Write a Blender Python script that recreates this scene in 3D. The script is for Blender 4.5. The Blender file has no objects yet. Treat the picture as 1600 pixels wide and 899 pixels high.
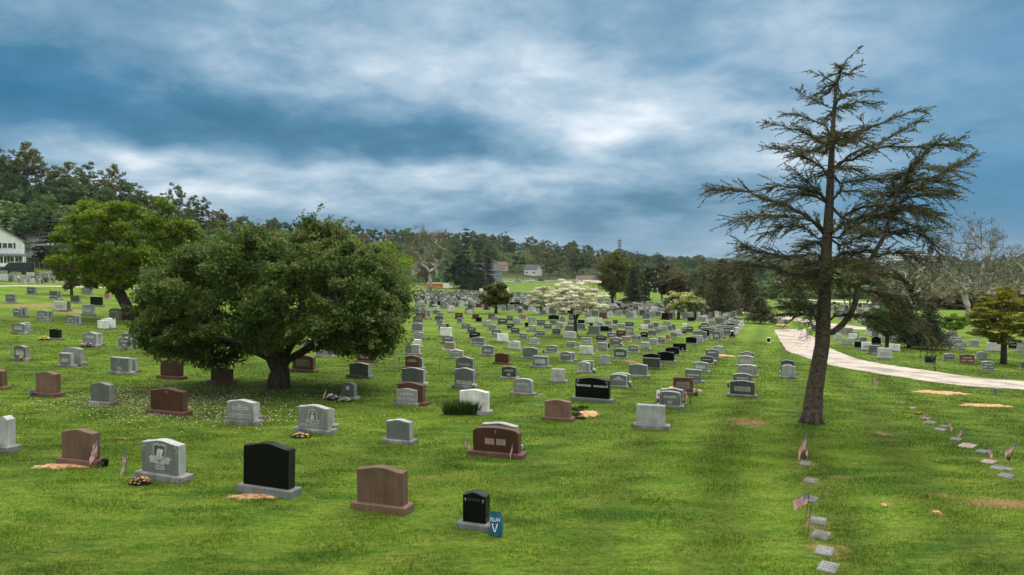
import bpy, math, random
import numpy as np
from mathutils import Vector, Matrix
R = math.radians
sc = bpy.context.scene
COL = sc.collection
rng = np.random.default_rng(7)
random.seed(7)

# ------------------------------------------------------------------ camera model (photo pixels, 1600 x 899)
F = 1150.0; CXP = 800.0; CYP = 449.5; HOR = 405.0; CAMZ = 5.0
PITCH = math.atan((CYP - HOR) / F)
def ray(px, py):
    u = (px - CXP) / F; v = (CYP - py) / F
    cp, sp = math.cos(PITCH), math.sin(PITCH)
    return np.array([u, cp + v * sp, -sp + v * cp])
def at(px, py, Y):                      # world point seen at a pixel, at depth Y
    d = ray(px, py); return np.array([0, 0, CAMZ]) + d * (Y / d[1])
def to_px(p):
    x, y, z = p[0], p[1], p[2] - CAMZ
    cp, sp = math.cos(PITCH), math.sin(PITCH)
    fw = y * cp - z * sp; up = y * sp + z * cp
    return CXP + F * x / fw, CYP - F * up / fw

# ------------------------------------------------------------------ terrain
PXK = np.array([-1500, 0, 200, 330, 500, 700, 830, 950, 1060, 1200, 1400, 1540, 1620, 3000.])
RIDGE_D = np.array([330, 330, 340, 370, 490, 650, 700, 720, 760, 900, 900, 900, 900, 900.])
RIDGE_Z = np.array([33, 29, 23, 15, 15, 16, 11, 3, -5, -11, -11, -8, 4, 8.])
BASE_D = np.array([200, 205, 215, 235, 320, 400, 400, 430, 470, 500, 500, 500, 500, 500.])
def sp(x, s): return s * np.logaddexp(0, x / s)
def sstep(t): t = np.clip(t, 0, 1); return t * t * (3 - 2 * t)
def terr(x, y):
    x = np.asarray(x, float); y = np.asarray(y, float)
    D = np.hypot(x, y)
    yy = np.minimum(sp(y - 18, 5), 420)
    b = -0.033 * yy
    L = sp(-x - 22, 6); b = b + 0.057 * np.minimum(L, 200) + 0.00022 * np.minimum(L, 130) ** 2
    Rr = sp(x - 12, 4); b = b - 2.6 * (1 - np.exp(-Rr * 0.06 / 2.6)) * sstep((y - 12) / 20)
    px = np.where(y > 1, CXP + F * x / np.maximum(y, 1), np.where(x > 0, 3000, -1500))
    px = np.clip(px, -1500, 3000)
    rd = np.interp(px, PXK, RIDGE_D); rz = np.interp(px, PXK, RIDGE_Z); bd = np.interp(px, PXK, BASE_D)
    t = sstep((D - bd) / (rd - bd))
    far = sstep((D - rd - 60) / 500) * -14 * (rz > -9) + sstep((D - 1300) / 1300) * 15
    und = 0.5 * np.sin(x * 0.021 + 1) * np.sin(y * 0.017) * sstep((D - 60) / 150)
    und = und + 0.035 * np.sin(x * 0.31 + 0.5 * np.sin(y * .23)) * np.sin(y * 0.27 + 1.3)
    return b * (1 - t) + t * rz + far + und + sstep((D - 500) / 1500) * 6 * np.sin(x * .004) * np.cos(y * .003)
def hz(x, y): return float(terr(x, y))
def hit(px, py, ymax=1400):
    d = ray(px, py); d = d / d[1]
    ys = np.concatenate([np.arange(6, 120, .5), np.arange(120, ymax, 2.)])
    z = CAMZ + d[2] * ys - terr(d[0] * ys, ys)
    i = np.argmax(z < 0)
    if z[i] >= 0: i = len(ys) - 1
    a, b = ys[max(i - 1, 0)], ys[i]
    for _ in range(25):
        m = (a + b) / 2
        if CAMZ + d[2] * m - hz(d[0] * m, m) < 0: b = m
        else: a = m
    return np.array([d[0] * b, b, hz(d[0] * b, b)])
PSI = R(20)
UV_U = np.array([math.cos(PSI), -math.sin(PSI)]); UV_V = np.array([math.sin(PSI), math.cos(PSI)])

# ------------------------------------------------------------------ helpers
def tag(o, label=None, cat=None, group=None, kind=None):
    if label: o['label'] = label
    if cat: o['category'] = cat
    if group: o['group'] = group
    if kind: o['kind'] = kind
    return o
def empty(name, loc, rz=0.):
    o = bpy.data.objects.new(name, None); COL.objects.link(o)
    o.location = [float(v) for v in loc]; o.rotation_euler = (0, 0, rz); o.empty_display_size = .2
    return o
def link_mesh(name, me, parent=None):
    o = bpy.data.objects.new(name, me); COL.objects.link(o)
    if parent is not None: o.parent = parent
    return o
def copy_tree(o, parent=None):
    c = o.copy(); COL.objects.link(c)
    if parent is not None: c.parent = parent
    for ch in list(o.children): copy_tree(ch, c)
    return c
def np_mesh(name, V, faces_n, idx, mats, fmat=None, smooth=False, attrs=None):
    me = bpy.data.meshes.new(name)
    V = np.ascontiguousarray(V, np.float32); nv = len(V); idx = np.ascontiguousarray(idx, np.int32).ravel()
    nf = len(idx) // faces_n
    me.vertices.add(nv); me.vertices.foreach_set('co', V.ravel())
    me.loops.add(len(idx)); me.loops.foreach_set('vertex_index', idx)
    me.polygons.add(nf); me.polygons.foreach_set('loop_start', np.arange(nf, dtype=np.int32) * faces_n)
    if fmat is not None: me.polygons.foreach_set('material_index', np.ascontiguousarray(fmat, np.int32))
    for m in (mats if isinstance(mats, (list, tuple)) else [mats]): me.materials.append(m)
    me.update(calc_edges=True)
    me.polygons.foreach_set('use_smooth', np.full(nf, smooth, bool))
    for an, (dom, arr) in (attrs or {}).items():
        a = me.attributes.new(an, 'FLOAT', dom); a.data.foreach_set('value', np.ascontiguousarray(arr, np.float32))
    return me
class MB:
    def __init__(s): s.v = []; s.f = []; s.m = []; s.sm = []
    def add(s, vs, fs, m=0, smooth=False):
        k = len(s.v); s.v += [tuple(map(float, p)) for p in vs]
        for f in fs: s.f.append([i + k for i in f]); s.m.append(m); s.sm.append(smooth)
        return s
    def box(s, c, d, rz=0, m=0, taper=1.0):
        cx, cy, cz = c; a, b, h = d[0] / 2, d[1] / 2, d[2] / 2; vs = []
        for z, k in ((-h, 1), (h, taper)):
            for x, y in ((-a, -b), (a, -b), (a, b), (-a, b)):
                x *= k; y *= k
                vs.append((cx + x * math.cos(rz) - y * math.sin(rz), cy + x * math.sin(rz) + y * math.cos(rz), cz + z))
        return s.add(vs, [(3, 2, 1, 0), (4, 5, 6, 7), (0, 1, 5, 4), (1, 2, 6, 5), (2, 3, 7, 6), (3, 0, 4, 7)], m)
    def cbox(s, c, d, b=.01, m=0, smooth=False):
        """box with chamfered top edge"""
        cx, cy, cz = c; a, q, h = d[0] / 2, d[1] / 2, d[2] / 2; vs = []
        for z, e in ((-h, 0), (h - b, 0), (h, b)):
            for x, y in ((-a + e, -q + e), (a - e, -q + e), (a - e, q - e), (-a + e, q - e)): vs.append((cx + x, cy + y, cz + z))
        fs = [(3, 2, 1, 0), (8, 9, 10, 11)]
        for l in (0, 4):
            for i in range(4): fs.append((l + i, l + (i + 1) % 4, l + 4 + (i + 1) % 4, l + 4 + i))
        return s.add(vs, fs, m)
    def prism(s, prof, y0, y1, m=0, mf=None, bev=0.0):
        """profile (x,z) counter-clockwise seen from -y, extruded from y0 (front) to y1 (back)"""
        n = len(prof); cx = sum(p[0] for p in prof) / n; cz = sum(p[1] for p in prof) / n
        def ins(e): return [(cx + (x - cx) * (1 - e / max(abs(x - cx), .05) if abs(x - cx) > 1e-6 else 1), cz + (z - cz) * (1 - e / max(abs(z - cz), .05) if abs(z - cz) > 1e-6 else 1)) for x, z in prof]
        if bev > 0:
            q = ins(bev); rings = [(q, y0), (prof, y0 + bev), (prof, y1 - bev), (q, y1)]
        else: rings = [(prof, y0), (prof, y1)]
        vs = [(x, y, z) for pr, y in rings for x, z in pr]; k = len(rings)
        fs = []; 
        for r in range(k - 1):
            for i in range(n):
                j = (i + 1) % n; fs.append((r * n + i, r * n + j, (r + 1) * n + j, (r + 1) * n + i)[::-1])
        base = len(s.v); s.add(vs, fs, m)
        s.f.append([base + i for i in range(n)]); s.m.append(m if mf is None else mf); s.sm.append(False)
        s.f.append([base + (k - 1) * n + i for i in range(n)][::-1]); s.m.append(m if mf is None else mf); s.sm.append(False)
        return s
    def tube(s, pts, rad, sides=8, m=0, cap=True):
        pts = [np.array(p, float) for p in pts]; n = len(pts)
        if not hasattr(rad, '__len__'): rad = [rad] * n
        up = np.array([0.03, 0.02, 1.]); vs = []; fs = []
        for i, p in enumerate(pts):
            t = pts[min(i + 1, n - 1)] - pts[max(i - 1, 0)]; t = t / (np.linalg.norm(t) + 1e-9)
            a = np.cross(t, up)
            if np.linalg.norm(a) < .15: a = np.cross(t, [1, 0, 0])
            a /= np.linalg.norm(a); b = np.cross(t, a)
            for k in range(sides):
                w = 2 * math.pi * k / sides; vs.append(p + rad[i] * (a * math.cos(w) + b * math.sin(w)))
        for i in range(n - 1):
            for k in range(sides):
                q = (k + 1) % sides; fs.append((i * sides + k, i * sides + q, (i + 1) * sides + q, (i + 1) * sides + k))
        if cap: fs += [tuple(range(sides))[::-1], tuple((n - 1) * sides + k for k in range(sides))]
        return s.add(vs, fs, m, True)
    def sphere(s, c, r, m=0, seg=8, jit=0):
        rings = seg // 2 + 1; vs = []; fs = []
        for i in range(rings):
            th = math.pi * i / (rings - 1)
            for j in range(seg):
                ph = 2 * math.pi * j / seg; k = 1 + random.uniform(-jit, jit)
                rr = (r, r, r) if not hasattr(r, '__len__') else r
                vs.append((c[0] + rr[0] * k * math.sin(th) * math.cos(ph), c[1] + rr[1] * k * math.sin(th) * math.sin(ph), c[2] + rr[2] * k * math.cos(th)))
        for i in range(rings - 1):
            for j in range(seg):
                q = (j + 1) % seg; fs.append((i * seg + j, (i + 1) * seg + j, (i + 1) * seg + q, i * seg + q))
        return s.add(vs, fs, m, True)
    def mesh(s, name, mats):
        me = bpy.data.meshes.new(name); me.from_pydata(s.v, [], s.f)
        for m in (mats if isinstance(mats, (list, tuple)) else [mats]): me.materials.append(m)
        me.polygons.foreach_set('material_index', s.m); me.polygons.foreach_set('use_smooth', s.sm); me.update()
        return me
    def build(s, name, mats, parent=None): return link_mesh(name, s.mesh(name, mats), parent)

# ------------------------------------------------------------------ materials
def newmat(name):
    m = bpy.data.materials.new(name); m.use_nodes = True; nt = m.node_tree
    return m, nt, nt.nodes, nt.links, nt.nodes['Principled BSDF']
def mat(name, c1, c2=None, scale=5., rough=.7, bump=0., bscale=None, metal=0., detail=4, spec=.5, lo=.35, hi=.65, emis=None):
    m, nt, N, L, P = newmat(name)
    P.inputs['Roughness'].default_value = rough; P.inputs['Metallic'].default_value = metal
    P.inputs['Specular IOR Level'].default_value = spec
    c2 = c2 or tuple(min(1, v * 1.25) for v in c1)
    tc = N.new('ShaderNodeTexCoord'); nz = N.new('ShaderNodeTexNoise'); nz.inputs['Scale'].default_value = scale; nz.inputs['Detail'].default_value = detail
    L.new(tc.outputs['Object'], nz.inputs['Vector'])
    rp = N.new('ShaderNodeValToRGB'); rp.color_ramp.elements[0].position = lo; rp.color_ramp.elements[1].position = hi
    rp.color_ramp.elements[0].color = (*c1, 1); rp.color_ramp.elements[1].color = (*c2, 1)
    L.new(nz.outputs['Fac'], rp.inputs['Fac']); L.new(rp.outputs['Color'], P.inputs['Base Color'])
    if bump:
        n2 = N.new('ShaderNodeTexNoise'); n2.inputs['Scale'].default_value = bscale or scale * 2; n2.inputs['Detail'].default_value = 5
        L.new(tc.outputs['Object'], n2.inputs['Vector'])
        b = N.new('ShaderNodeBump'); b.inputs['Strength'].default_value = bump; b.inputs['Distance'].default_value = .05
        L.new(n2.outputs['Fac'], b.inputs['Height']); L.new(b.outputs['Normal'], P.inputs['Normal'])
    if emis: P.inputs['Emission Color'].default_value = (*emis[0], 1); P.inputs['Emission Strength'].default_value = emis[1]
    return m
def granite(name, c, speck=.35, rough=.45, big=.12):
    big *= 1.8
    """crystalline speckle plus soft weather staining"""
    m, nt, N, L, P = newmat(name); P.inputs['Roughness'].default_value = rough
    g = N.new('ShaderNodeNewGeometry')
    n1 = N.new('ShaderNodeTexNoise'); n1.inputs['Scale'].default_value = 70; n1.inputs['Detail'].default_value = 3; n1.inputs['Roughness'].default_value = .8
    n2 = N.new('ShaderNodeTexNoise'); n2.inputs['Scale'].default_value = 2.3; n2.inputs['Detail'].default_value = 5
    for n in (n1, n2): L.new(g.outputs['Position'], n.inputs['Vector'])
    r1 = N.new('ShaderNodeMapRange'); r1.inputs['From Min'].default_value = .3; r1.inputs['From Max'].default_value = .7
    r1.inputs['To Min'].default_value = 1 - speck; r1.inputs['To Max'].default_value = 1 + speck
    r2 = N.new('ShaderNodeMapRange'); r2.inputs['From Min'].default_value = .3; r2.inputs['From Max'].default_value = .7
    r2.inputs['To Min'].default_value = 1 - big; r2.inputs['To Max'].default_value = 1 + big
    L.new(n1.outputs['Fac'], r1.inputs['Value']); L.new(n2.outputs['Fac'], r2.inputs['Value'])
    mu = N.new('ShaderNodeMath'); mu.operation = 'MULTIPLY'; L.new(r1.outputs[0], mu.inputs[0]); L.new(r2.outputs[0], mu.inputs[1])
    n3 = N.new('ShaderNodeTexNoise'); n3.inputs['Scale'].default_value = 1; n3.inputs['Detail'].default_value = 4; mp = N.new('ShaderNodeMapping'); mp.inputs['Scale'].default_value = (14, 14, 1.2)
    L.new(g.outputs['Position'], mp.inputs['Vector']); L.new(mp.outputs[0], n3.inputs['Vector']); r3 = N.new('ShaderNodeMapRange'); r3.inputs['From Min'].default_value = .35; r3.inputs['From Max'].default_value = .7; r3.inputs['To Min'].default_value = 1.06; r3.inputs['To Max'].default_value = .80
    L.new(n3.outputs['Fac'], r3.inputs['Value']); m3 = N.new('ShaderNodeMath'); m3.operation = 'MULTIPLY'; L.new(mu.outputs[0], m3.inputs[0]); L.new(r3.outputs[0], m3.inputs[1])
    oi = N.new('ShaderNodeObjectInfo'); ro = N.new('ShaderNodeMapRange'); ro.inputs['To Min'].default_value = .82; ro.inputs['To Max'].default_value = 1.15; L.new(oi.outputs['Random'], ro.inputs['Value']); m4 = N.new('ShaderNodeMath'); m4.operation = 'MULTIPLY'; L.new(m3.outputs[0], m4.inputs[0]); L.new(ro.outputs[0], m4.inputs[1])
    vm = N.new('ShaderNodeVectorMath'); vm.operation = 'SCALE'; vm.inputs[0].default_value = c; L.new(m4.outputs[0], vm.inputs['Scale'])
    L.new(vm.outputs['Vector'], P.inputs['Base Color'])
    if name.endswith('black_granite'): P.inputs['Specular IOR Level'].default_value = .18; P.inputs['Roughness'].default_value = .3
    b = N.new('ShaderNodeBump'); b.inputs['Strength'].default_value = .15; b.inputs['Distance'].default_value = .01
    L.new(n1.outputs['Fac'], b.inputs['Height']); L.new(b.outputs['Normal'], P.inputs['Normal'])
    return m
def leafmat(name, stops, transl=.42, rough=.55):
    """stops: colours spread over the per-leaf random attribute"""
    m, nt, N, L, P = newmat(name); P.inputs['Roughness'].default_value = rough; P.inputs['Specular IOR Level'].default_value = .25
    at_ = N.new('ShaderNodeAttribute'); at_.attribute_name = 'tint'
    rp = N.new('ShaderNodeValToRGB'); cr = rp.color_ramp
    for i, c in enumerate(stops):
        e = cr.elements[i] if i < 2 else cr.elements.new(i / (len(stops) - 1))
        e.position = i / (len(stops) - 1); e.color = (*c, 1)
    L.new(at_.outputs['Fac'], rp.inputs['Fac'])
    oi = N.new('ShaderNodeObjectInfo'); mr = N.new('ShaderNodeMapRange'); mr.inputs['To Min'].default_value = .8; mr.inputs['To Max'].default_value = 1.2
    L.new(oi.outputs['Random'], mr.inputs['Value'])
    vm = N.new('ShaderNodeVectorMath'); vm.operation = 'SCALE'; L.new(rp.outputs['Color'], vm.inputs[0]); L.new(mr.outputs[0], vm.inputs['Scale'])
    L.new(vm.outputs['Vector'], P.inputs['Base Color'])
    tr = N.new('ShaderNodeBsdfTranslucent'); L.new(vm.outputs['Vector'], tr.inputs['Color'])
    mx = N.new('ShaderNodeMixShader'); mx.inputs['Fac'].default_value = transl
    L.new(P.outputs[0], mx.inputs[1]); L.new(tr.outputs[0], mx.inputs[2]); L.new(mx.outputs[0], N['Material Output'].inputs['Surface'])
    return m

def grass_color(N, L, posnode):
    """shared colour net for turf sheet and blades; returns colour socket"""
    def noise(s, d=4, sc3=None, rgh=.6):
        n = N.new('ShaderNodeTexNoise'); n.inputs['Scale'].default_value = s; n.inputs['Detail'].default_value = d; n.inputs['Roughness'].default_value = rgh
        if sc3:
            mp = N.new('ShaderNodeMapping'); mp.inputs['Scale'].default_value = sc3; mp.inputs['Rotation'].default_value = (0, 0, R(-12))
            L.new(posnode, mp.inputs['Vector']); L.new(mp.outputs[0], n.inputs['Vector'])
        else: L.new(posnode, n.inputs['Vector'])
        return n
    def ramp(src, a, b, pa, pb):
        r = N.new('ShaderNodeValToRGB'); r.color_ramp.elements[0].position = pa; r.color_ramp.elements[1].position = pb
        r.color_ramp.elements[0].color = (*a, 1); r.color_ramp.elements[1].color = (*b, 1); L.new(src, r.inputs['Fac']); return r
    def mix(t, f, a, b, fv=None):
        m = N.new('ShaderNodeMix'); m.data_type = 'RGBA'; m.blend_type = t
        if f is not None: L.new(f, m.inputs['Factor'])
        else: m.inputs['Factor'].default_value = fv
        L.new(a, m.inputs['A']) if hasattr(a, 'links') else setattr(m.inputs['A'], 'default_value', (*a, 1))
        L.new(b, m.inputs['B']) if hasattr(b, 'links') else setattr(m.inputs['B'], 'default_value', (*b, 1))
        return m.outputs['Result']
    big = noise(.22, 5, (1, 1.6, 1)); c = ramp(big.outputs['Fac'], GA, GB, .40, .58).outputs['Color']
    mid = noise(1.1, 6, (.5, 1.6, 1), .7); c = mix('MIX', ramp(mid.outputs['Fac'], (0, 0, 0), (1, 1, 1), .42, .66).outputs['Color'], c, GC)
    fine = noise(9, 7, (.65, 1.25, 1), .85); fr = ramp(fine.outputs['Fac'], (.40, .42, .40), (1.6, 1.58, 1.5), .33, .67)
    c = mix('MULTIPLY', None, c, fr.outputs['Color'], 1.0)
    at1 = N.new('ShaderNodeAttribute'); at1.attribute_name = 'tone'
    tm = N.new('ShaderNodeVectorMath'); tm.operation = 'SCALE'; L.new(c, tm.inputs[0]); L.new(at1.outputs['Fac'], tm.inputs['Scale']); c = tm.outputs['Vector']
    # dry thatch: where the attribute says so, broken up by streaky noise, plus faint scatter everywhere
    at2 = N.new('ShaderNodeAttribute'); at2.attribute_name = 'dry'
    dn = noise(2.6, 7, (.5, 2.0, 1), .75)
    ad = N.new('ShaderNodeMath'); ad.operation = 'ADD'; L.new(dn.outputs['Fac'], ad.inputs[0]); L.new(at2.outputs['Fac'], ad.inputs[1])
    dr = ramp(ad.outputs[0], (0, 0, 0), (1, 1, 1), .66, .86)
    c = mix('MIX', dr.outputs['Color'], c, (.26, .18, .075))
    return c, dn
GA = (.044, .100, .007); GB = (.078, .146, .009); GC = (.130, .180, .022)

def ground_mat():
    m, nt, N, L, P = newmat('turf_ground'); P.inputs['Roughness'].default_value = .9; P.inputs['Specular IOR Level'].default_value = .15
    g = N.new('ShaderNodeNewGeometry'); c, dn = grass_color(N, L, g.outputs['Position'])
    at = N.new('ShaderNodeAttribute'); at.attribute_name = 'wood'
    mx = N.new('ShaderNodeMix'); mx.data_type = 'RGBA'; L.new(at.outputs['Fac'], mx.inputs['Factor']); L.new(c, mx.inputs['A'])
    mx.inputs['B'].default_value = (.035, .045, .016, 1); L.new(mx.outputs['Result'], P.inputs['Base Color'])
    n = N.new('ShaderNodeTexNoise'); n.inputs['Scale'].default_value = 14; n.inputs['Detail'].default_value = 8; n.inputs['Roughness'].default_value = .8; L.new(g.outputs['Position'], n.inputs['Vector'])
    b = N.new('ShaderNodeBump'); b.inputs['Strength'].default_value = .7; b.inputs['Distance'].default_value = .08
    L.new(n.outputs['Fac'], b.inputs['Height']); L.new(b.outputs['Normal'], P.inputs['Normal'])
    return m
def blade_mat():
    m, nt, N, L, P = newmat('grass_blades'); P.inputs['Roughness'].default_value = .6; P.inputs['Specular IOR Level'].default_value = .2
    g = N.new('ShaderNodeNewGeometry'); c, _ = grass_color(N, L, g.outputs['Position'])
    at = N.new('ShaderNodeAttribute'); at.attribute_name = 'tint'; mr = N.new('ShaderNodeMapRange'); mr.inputs['To Min'].default_value = .75; mr.inputs['To Max'].default_value = 1.45
    L.new(at.outputs['Fac'], mr.inputs['Value'])
    vm = N.new('ShaderNodeVectorMath'); vm.operation = 'SCALE'; L.new(c, vm.inputs[0]); L.new(mr.outputs[0], vm.inputs['Scale'])
    L.new(vm.outputs['Vector'], P.inputs['Base Color'])
    tr = N.new('ShaderNodeBsdfTranslucent'); L.new(vm.outputs['Vector'], tr.inputs['Color'])
    mx = N.new('ShaderNodeMixShader'); mx.inputs['Fac'].default_value = .3
    L.new(P.outputs[0], mx.inputs[1]); L.new(tr.outputs[0], mx.inputs[2]); L.new(mx.outputs[0], N['Material Output'].inputs['Surface'])
    return m

M = {}
M['ground'] = ground_mat(); M['blade'] = blade_mat()
STONE = {  # polished or steeled face, sawn sides, base, panel
 'g': ((.120, .135, .138), (.28, .30, .305), 'grey'), 'l': ((.23, .25, .25), (.38, .40, .40), 'light grey'),
 'w': ((.50, .52, .51), (.60, .62, .60), 'white'), 'd': ((.055, .065, .068), (.16, .18, .185), 'dark grey'),
 'k': ((.003, .0035, .0045), (.018, .02, .022), 'black'), 'b': ((.105, .045, .032), (.138, .082, .056), 'brown'),
 'r': ((.060, .020, .014), (.10, .050, .038), 'dark red-brown'), 't': ((.23, .19, .165), (.40, .36, .32), 'tan'),
 'o': ((.035, .038, .033), (.10, .11, .10), 'dark olive-grey'), 'p': ((.30, .155, .125), (.42, .28, .25), 'pink')}
for k, (a, b, n) in STONE.items():
    M['s' + k] = granite('polished_%s_granite' % n, a, .45, .38 if k not in 'k' else .12, .1)
    M['e' + k] = granite('sawn_%s_granite' % n, b, .25, .8, .14)
M['panel'] = granite('frosted_panel', (.36, .38, .37), .2, .8, .08)
M['panel_brown'] = granite('frosted_brown_panel', (.30, .235, .21), .2, .8, .08)
M['letter'] = mat('engraved_letter', (.05, .055, .055), (.09, .09, .09), 40, .9)
M['basegrey'] = granite('rock_face_base', (.21, .215, .21), .45, .9, .3)
M['marker'] = granite('bronze_grey_marker', (.12, .125, .115), .5, .75, .35)
M['plaque'] = granite('bronze_plaque', (.14, .145, .145), .5, .75, .35)
M['white'] = mat('white_paint', (.74, .76, .76), (.82, .83, .83), 3, .6)
M['bark'] = mat('conifer_bark', (.032, .025, .019), (.098, .078, .062), 9, .95, 1.0, 13)
M['bark_dark'] = mat('dark_bark', (.022, .017, .013), (.062, .050, .038), 7, .95, 1.0, 14)
M['bark_pale'] = mat('sycamore_bark', (.15, .14, .115), (.50, .48, .43), 1.1, .85, .2, 4)
M['bark_grey'] = mat('grey_twigs', (.085, .07, .062), (.16, .135, .12), 4, .9)
M['sand'] = mat('orange_sand', (.26, .145, .07), (.66, .40, .20), 7, .95, 1.0, 30, detail=9, lo=.38, hi=.56)
M['road'] = mat('worn_pale_asphalt', (.25, .222, .195), (.45, .395, .345), .7, .9, .5, 30, detail=12, lo=.36, hi=.54)
M['road_patch'] = mat('asphalt_patch', (.19, .18, .18), (.26, .25, .245), 2, .9, .3, 30)
M['dark_road'] = mat('grey_street', (.10, .10, .10), (.15, .15, .15), 1, .9)
M['path'] = mat('pale_gravel_path', (.45, .40, .30), (.62, .56, .44), 1.5, .95)
M['red'] = mat('flag_red', (.40, .012, .022), (.50, .02, .03), 8, .8)
M['blue'] = mat('flag_blue', (.012, .022, .09), (.02, .035, .13), 8, .8)
M['flagwhite'] = mat('flag_white', (.60, .59, .60), (.70, .69, .70), 8, .8)
M['stick'] = mat('dark_stick', (.02, .018, .015), (.05, .04, .035), 20, .6)
M['glass'] = mat('window_glass', (.02, .03, .035), (.05, .065, .075), 2, .15)
M['rubber'] = mat('tyre_rubber', (.012, .012, .012), (.025, .025, .025), 8, .85)
M['rim'] = mat('wheel_rim', (.30, .30, .31), (.42, .42, .43), 8, .4, metal=.6)
M['teal_paint'] = mat('dark_teal_paint', (.006, .022, .026), (.010, .032, .036), 2, .25)
M['orange_paint'] = mat('school_bus_orange', (.60, .22, .025), (.68, .27, .04), 2, .4)
M['roof_dark'] = mat('slate_roof', (.05, .058, .068), (.10, .11, .125), 3, .9)
M['roof_brown'] = mat('brown_roof', (.085, .062, .055), (.13, .095, .085), 3, .9)
M['siding'] = mat('white_siding', (.62, .66, .68), (.74, .77, .78), 1.2, .7)
M['siding_blue'] = mat('blue_grey_siding', (.16, .20, .25), (.22, .27, .32), 1.2, .8)
M['siding_tan'] = mat('tan_siding', (.40, .34, .26), (.50, .43, .33), 1.2, .8)
M['shutter'] = mat('dark_shutter', (.02, .035, .04), (.035, .05, .055), 5, .7)
M['fence'] = mat('weathered_fence', (.13, .13, .125), (.21, .205, .195), 5, .9)
M['petal'] = mat('fallen_petal', (.62, .46, .42), (.80, .70, .66), 3, .8)
M['steel'] = mat('mast_steel', (.16, .17, .18), (.24, .25, .26), 3, .6, metal=.4)
M['banner'] = mat('blue_banner_cloth', (.003, .085, .17), (.006, .125, .22), 6, .7)
for n, c in (('yellow', (.75, .50, .03)), ('purple', (.16, .06, .40)), ('pinkf', (.70, .30, .33)), ('whitef', (.75, .73, .66)), ('redf', (.5, .03, .03)), ('orangef', (.8, .20, .03))):
    M[n] = mat(n + '_petals', c, tuple(min(1, v * 1.2) for v in c), 20, .7)
def lt(*a): return a
M['L_crab'] = leafmat('crabapple_leaf', [(.024, .052, .012), (.050, .095, .018), (.085, .145, .027), (.140, .195, .048), (.22, .19, .09)])
M['L_maple'] = leafmat('yellow_green_leaf', [(.06, .115, .006), (.12, .205, .010), (.20, .29, .014), (.30, .37, .025)])
M['L_green'] = leafmat('mid_green_leaf', [(.035, .082, .020), (.065, .130, .032), (.10, .175, .045), (.14, .21, .065)])
M['L_dark'] = leafmat('dark_green_leaf', [(.018, .050, .016), (.032, .078, .024), (.052, .105, .030)])
M['L_olive'] = leafmat('olive_leaf', [(.06, .075, .015), (.10, .12, .022), (.14, .155, .032), (.18, .18, .045)])
M['L_brown'] = leafmat('budding_brown_leaf', [(.085, .070, .044), (.125, .110, .062), (.14, .15, .06), (.18, .18, .09)])
M['L_conifer'] = leafmat('hemlock_needles', [(.030, .038, .012), (.058, .068, .020), (.095, .102, .030), (.15, .14, .05)], .15)
M['L_spruce'] = leafmat('spruce_needles', [(.014, .030, .015), (.028, .048, .022), (.050, .070, .030)], .15)
M['L_far'] = leafmat('far_blue_green_leaf', [(.03, .06, .035), (.045, .085, .045), (.06, .10, .05)])
M['L_purple'] = leafmat('purple_leaf', [(.030, .008, .010), (.055, .014, .018), (.085, .025, .025)])
M['L_bloom'] = leafmat('cream_blossom', [(.12, .19, .05), (.45, .50, .28), (.72, .71, .52), (.80, .77, .62), (.84, .79, .68), (.86, .83, .73)], .25)
M['L_bloom2'] = leafmat('yellowish_blossom', [(.08, .12, .03), (.20, .25, .07), (.50, .50, .22), (.68, .65, .38)], .25)
M['L_bright'] = leafmat('bright_lime_leaf', [(.13, .24, .02), (.2, .34, .03), (.26, .40, .05)])
M['L_gold'] = leafmat('golden_olive_leaf', [(.08, .10, .008), (.155, .165, .012), (.23, .225, .018), (.30, .27, .03)])
M['L_shrub'] = leafmat('blade_shrub_leaf', [(.02, .05, .012), (.04, .085, .02), (.07, .12, .03)])

# ------------------------------------------------------------------ ROAD outlines (photo pixels -> ground)
road_low = [(2150, 668), (1900, 645), (1700, 622), (1600, 610), (1500, 603), (1412, 591), (1355, 582), (1292, 570), (1250, 556), (1232, 550), (1224, 541), (1215, 526), (1210, 516)]
road_up = [(2150, 640), (1900, 622), (1700, 606), (1600, 597), (1525, 591), (1450, 580), (1375, 569), (1335, 560), (1300, 546), (1284, 536), (1272, 528), (1262, 521), (1258, 514.5)]
def strip_pts(a, b, n=8):
    A = []; B = []
    for i in range(len(a) - 1):
        for k in range(n):
            t = k / n
            A.append((a[i][0] * (1 - t) + a[i + 1][0] * t, a[i][1] * (1 - t) + a[i + 1][1] * t))
            B.append((b[i][0] * (1 - t) + b[i + 1][0] * t, b[i][1] * (1 - t) + b[i + 1][1] * t))
    A.append(a[-1]); B.append(b[-1]); return A, B
def catmull(p, n=6):
    p = [np.array(q, float) for q in p]; P = [2 * p[0] - p[1]] + p + [2 * p[-1] - p[-2]]; out = []
    for i in range(1, len(P) - 2):
        for k in range(n):
            t = k / n; a, b, c, d = P[i - 1:i + 3]
            out.append(.5 * (2 * b + (c - a) * t + (2 * a - 5 * b + 4 * c - d) * t * t + (3 * b - a - 3 * c + d) * t ** 3))
    out.append(p[-1]); return out
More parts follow.
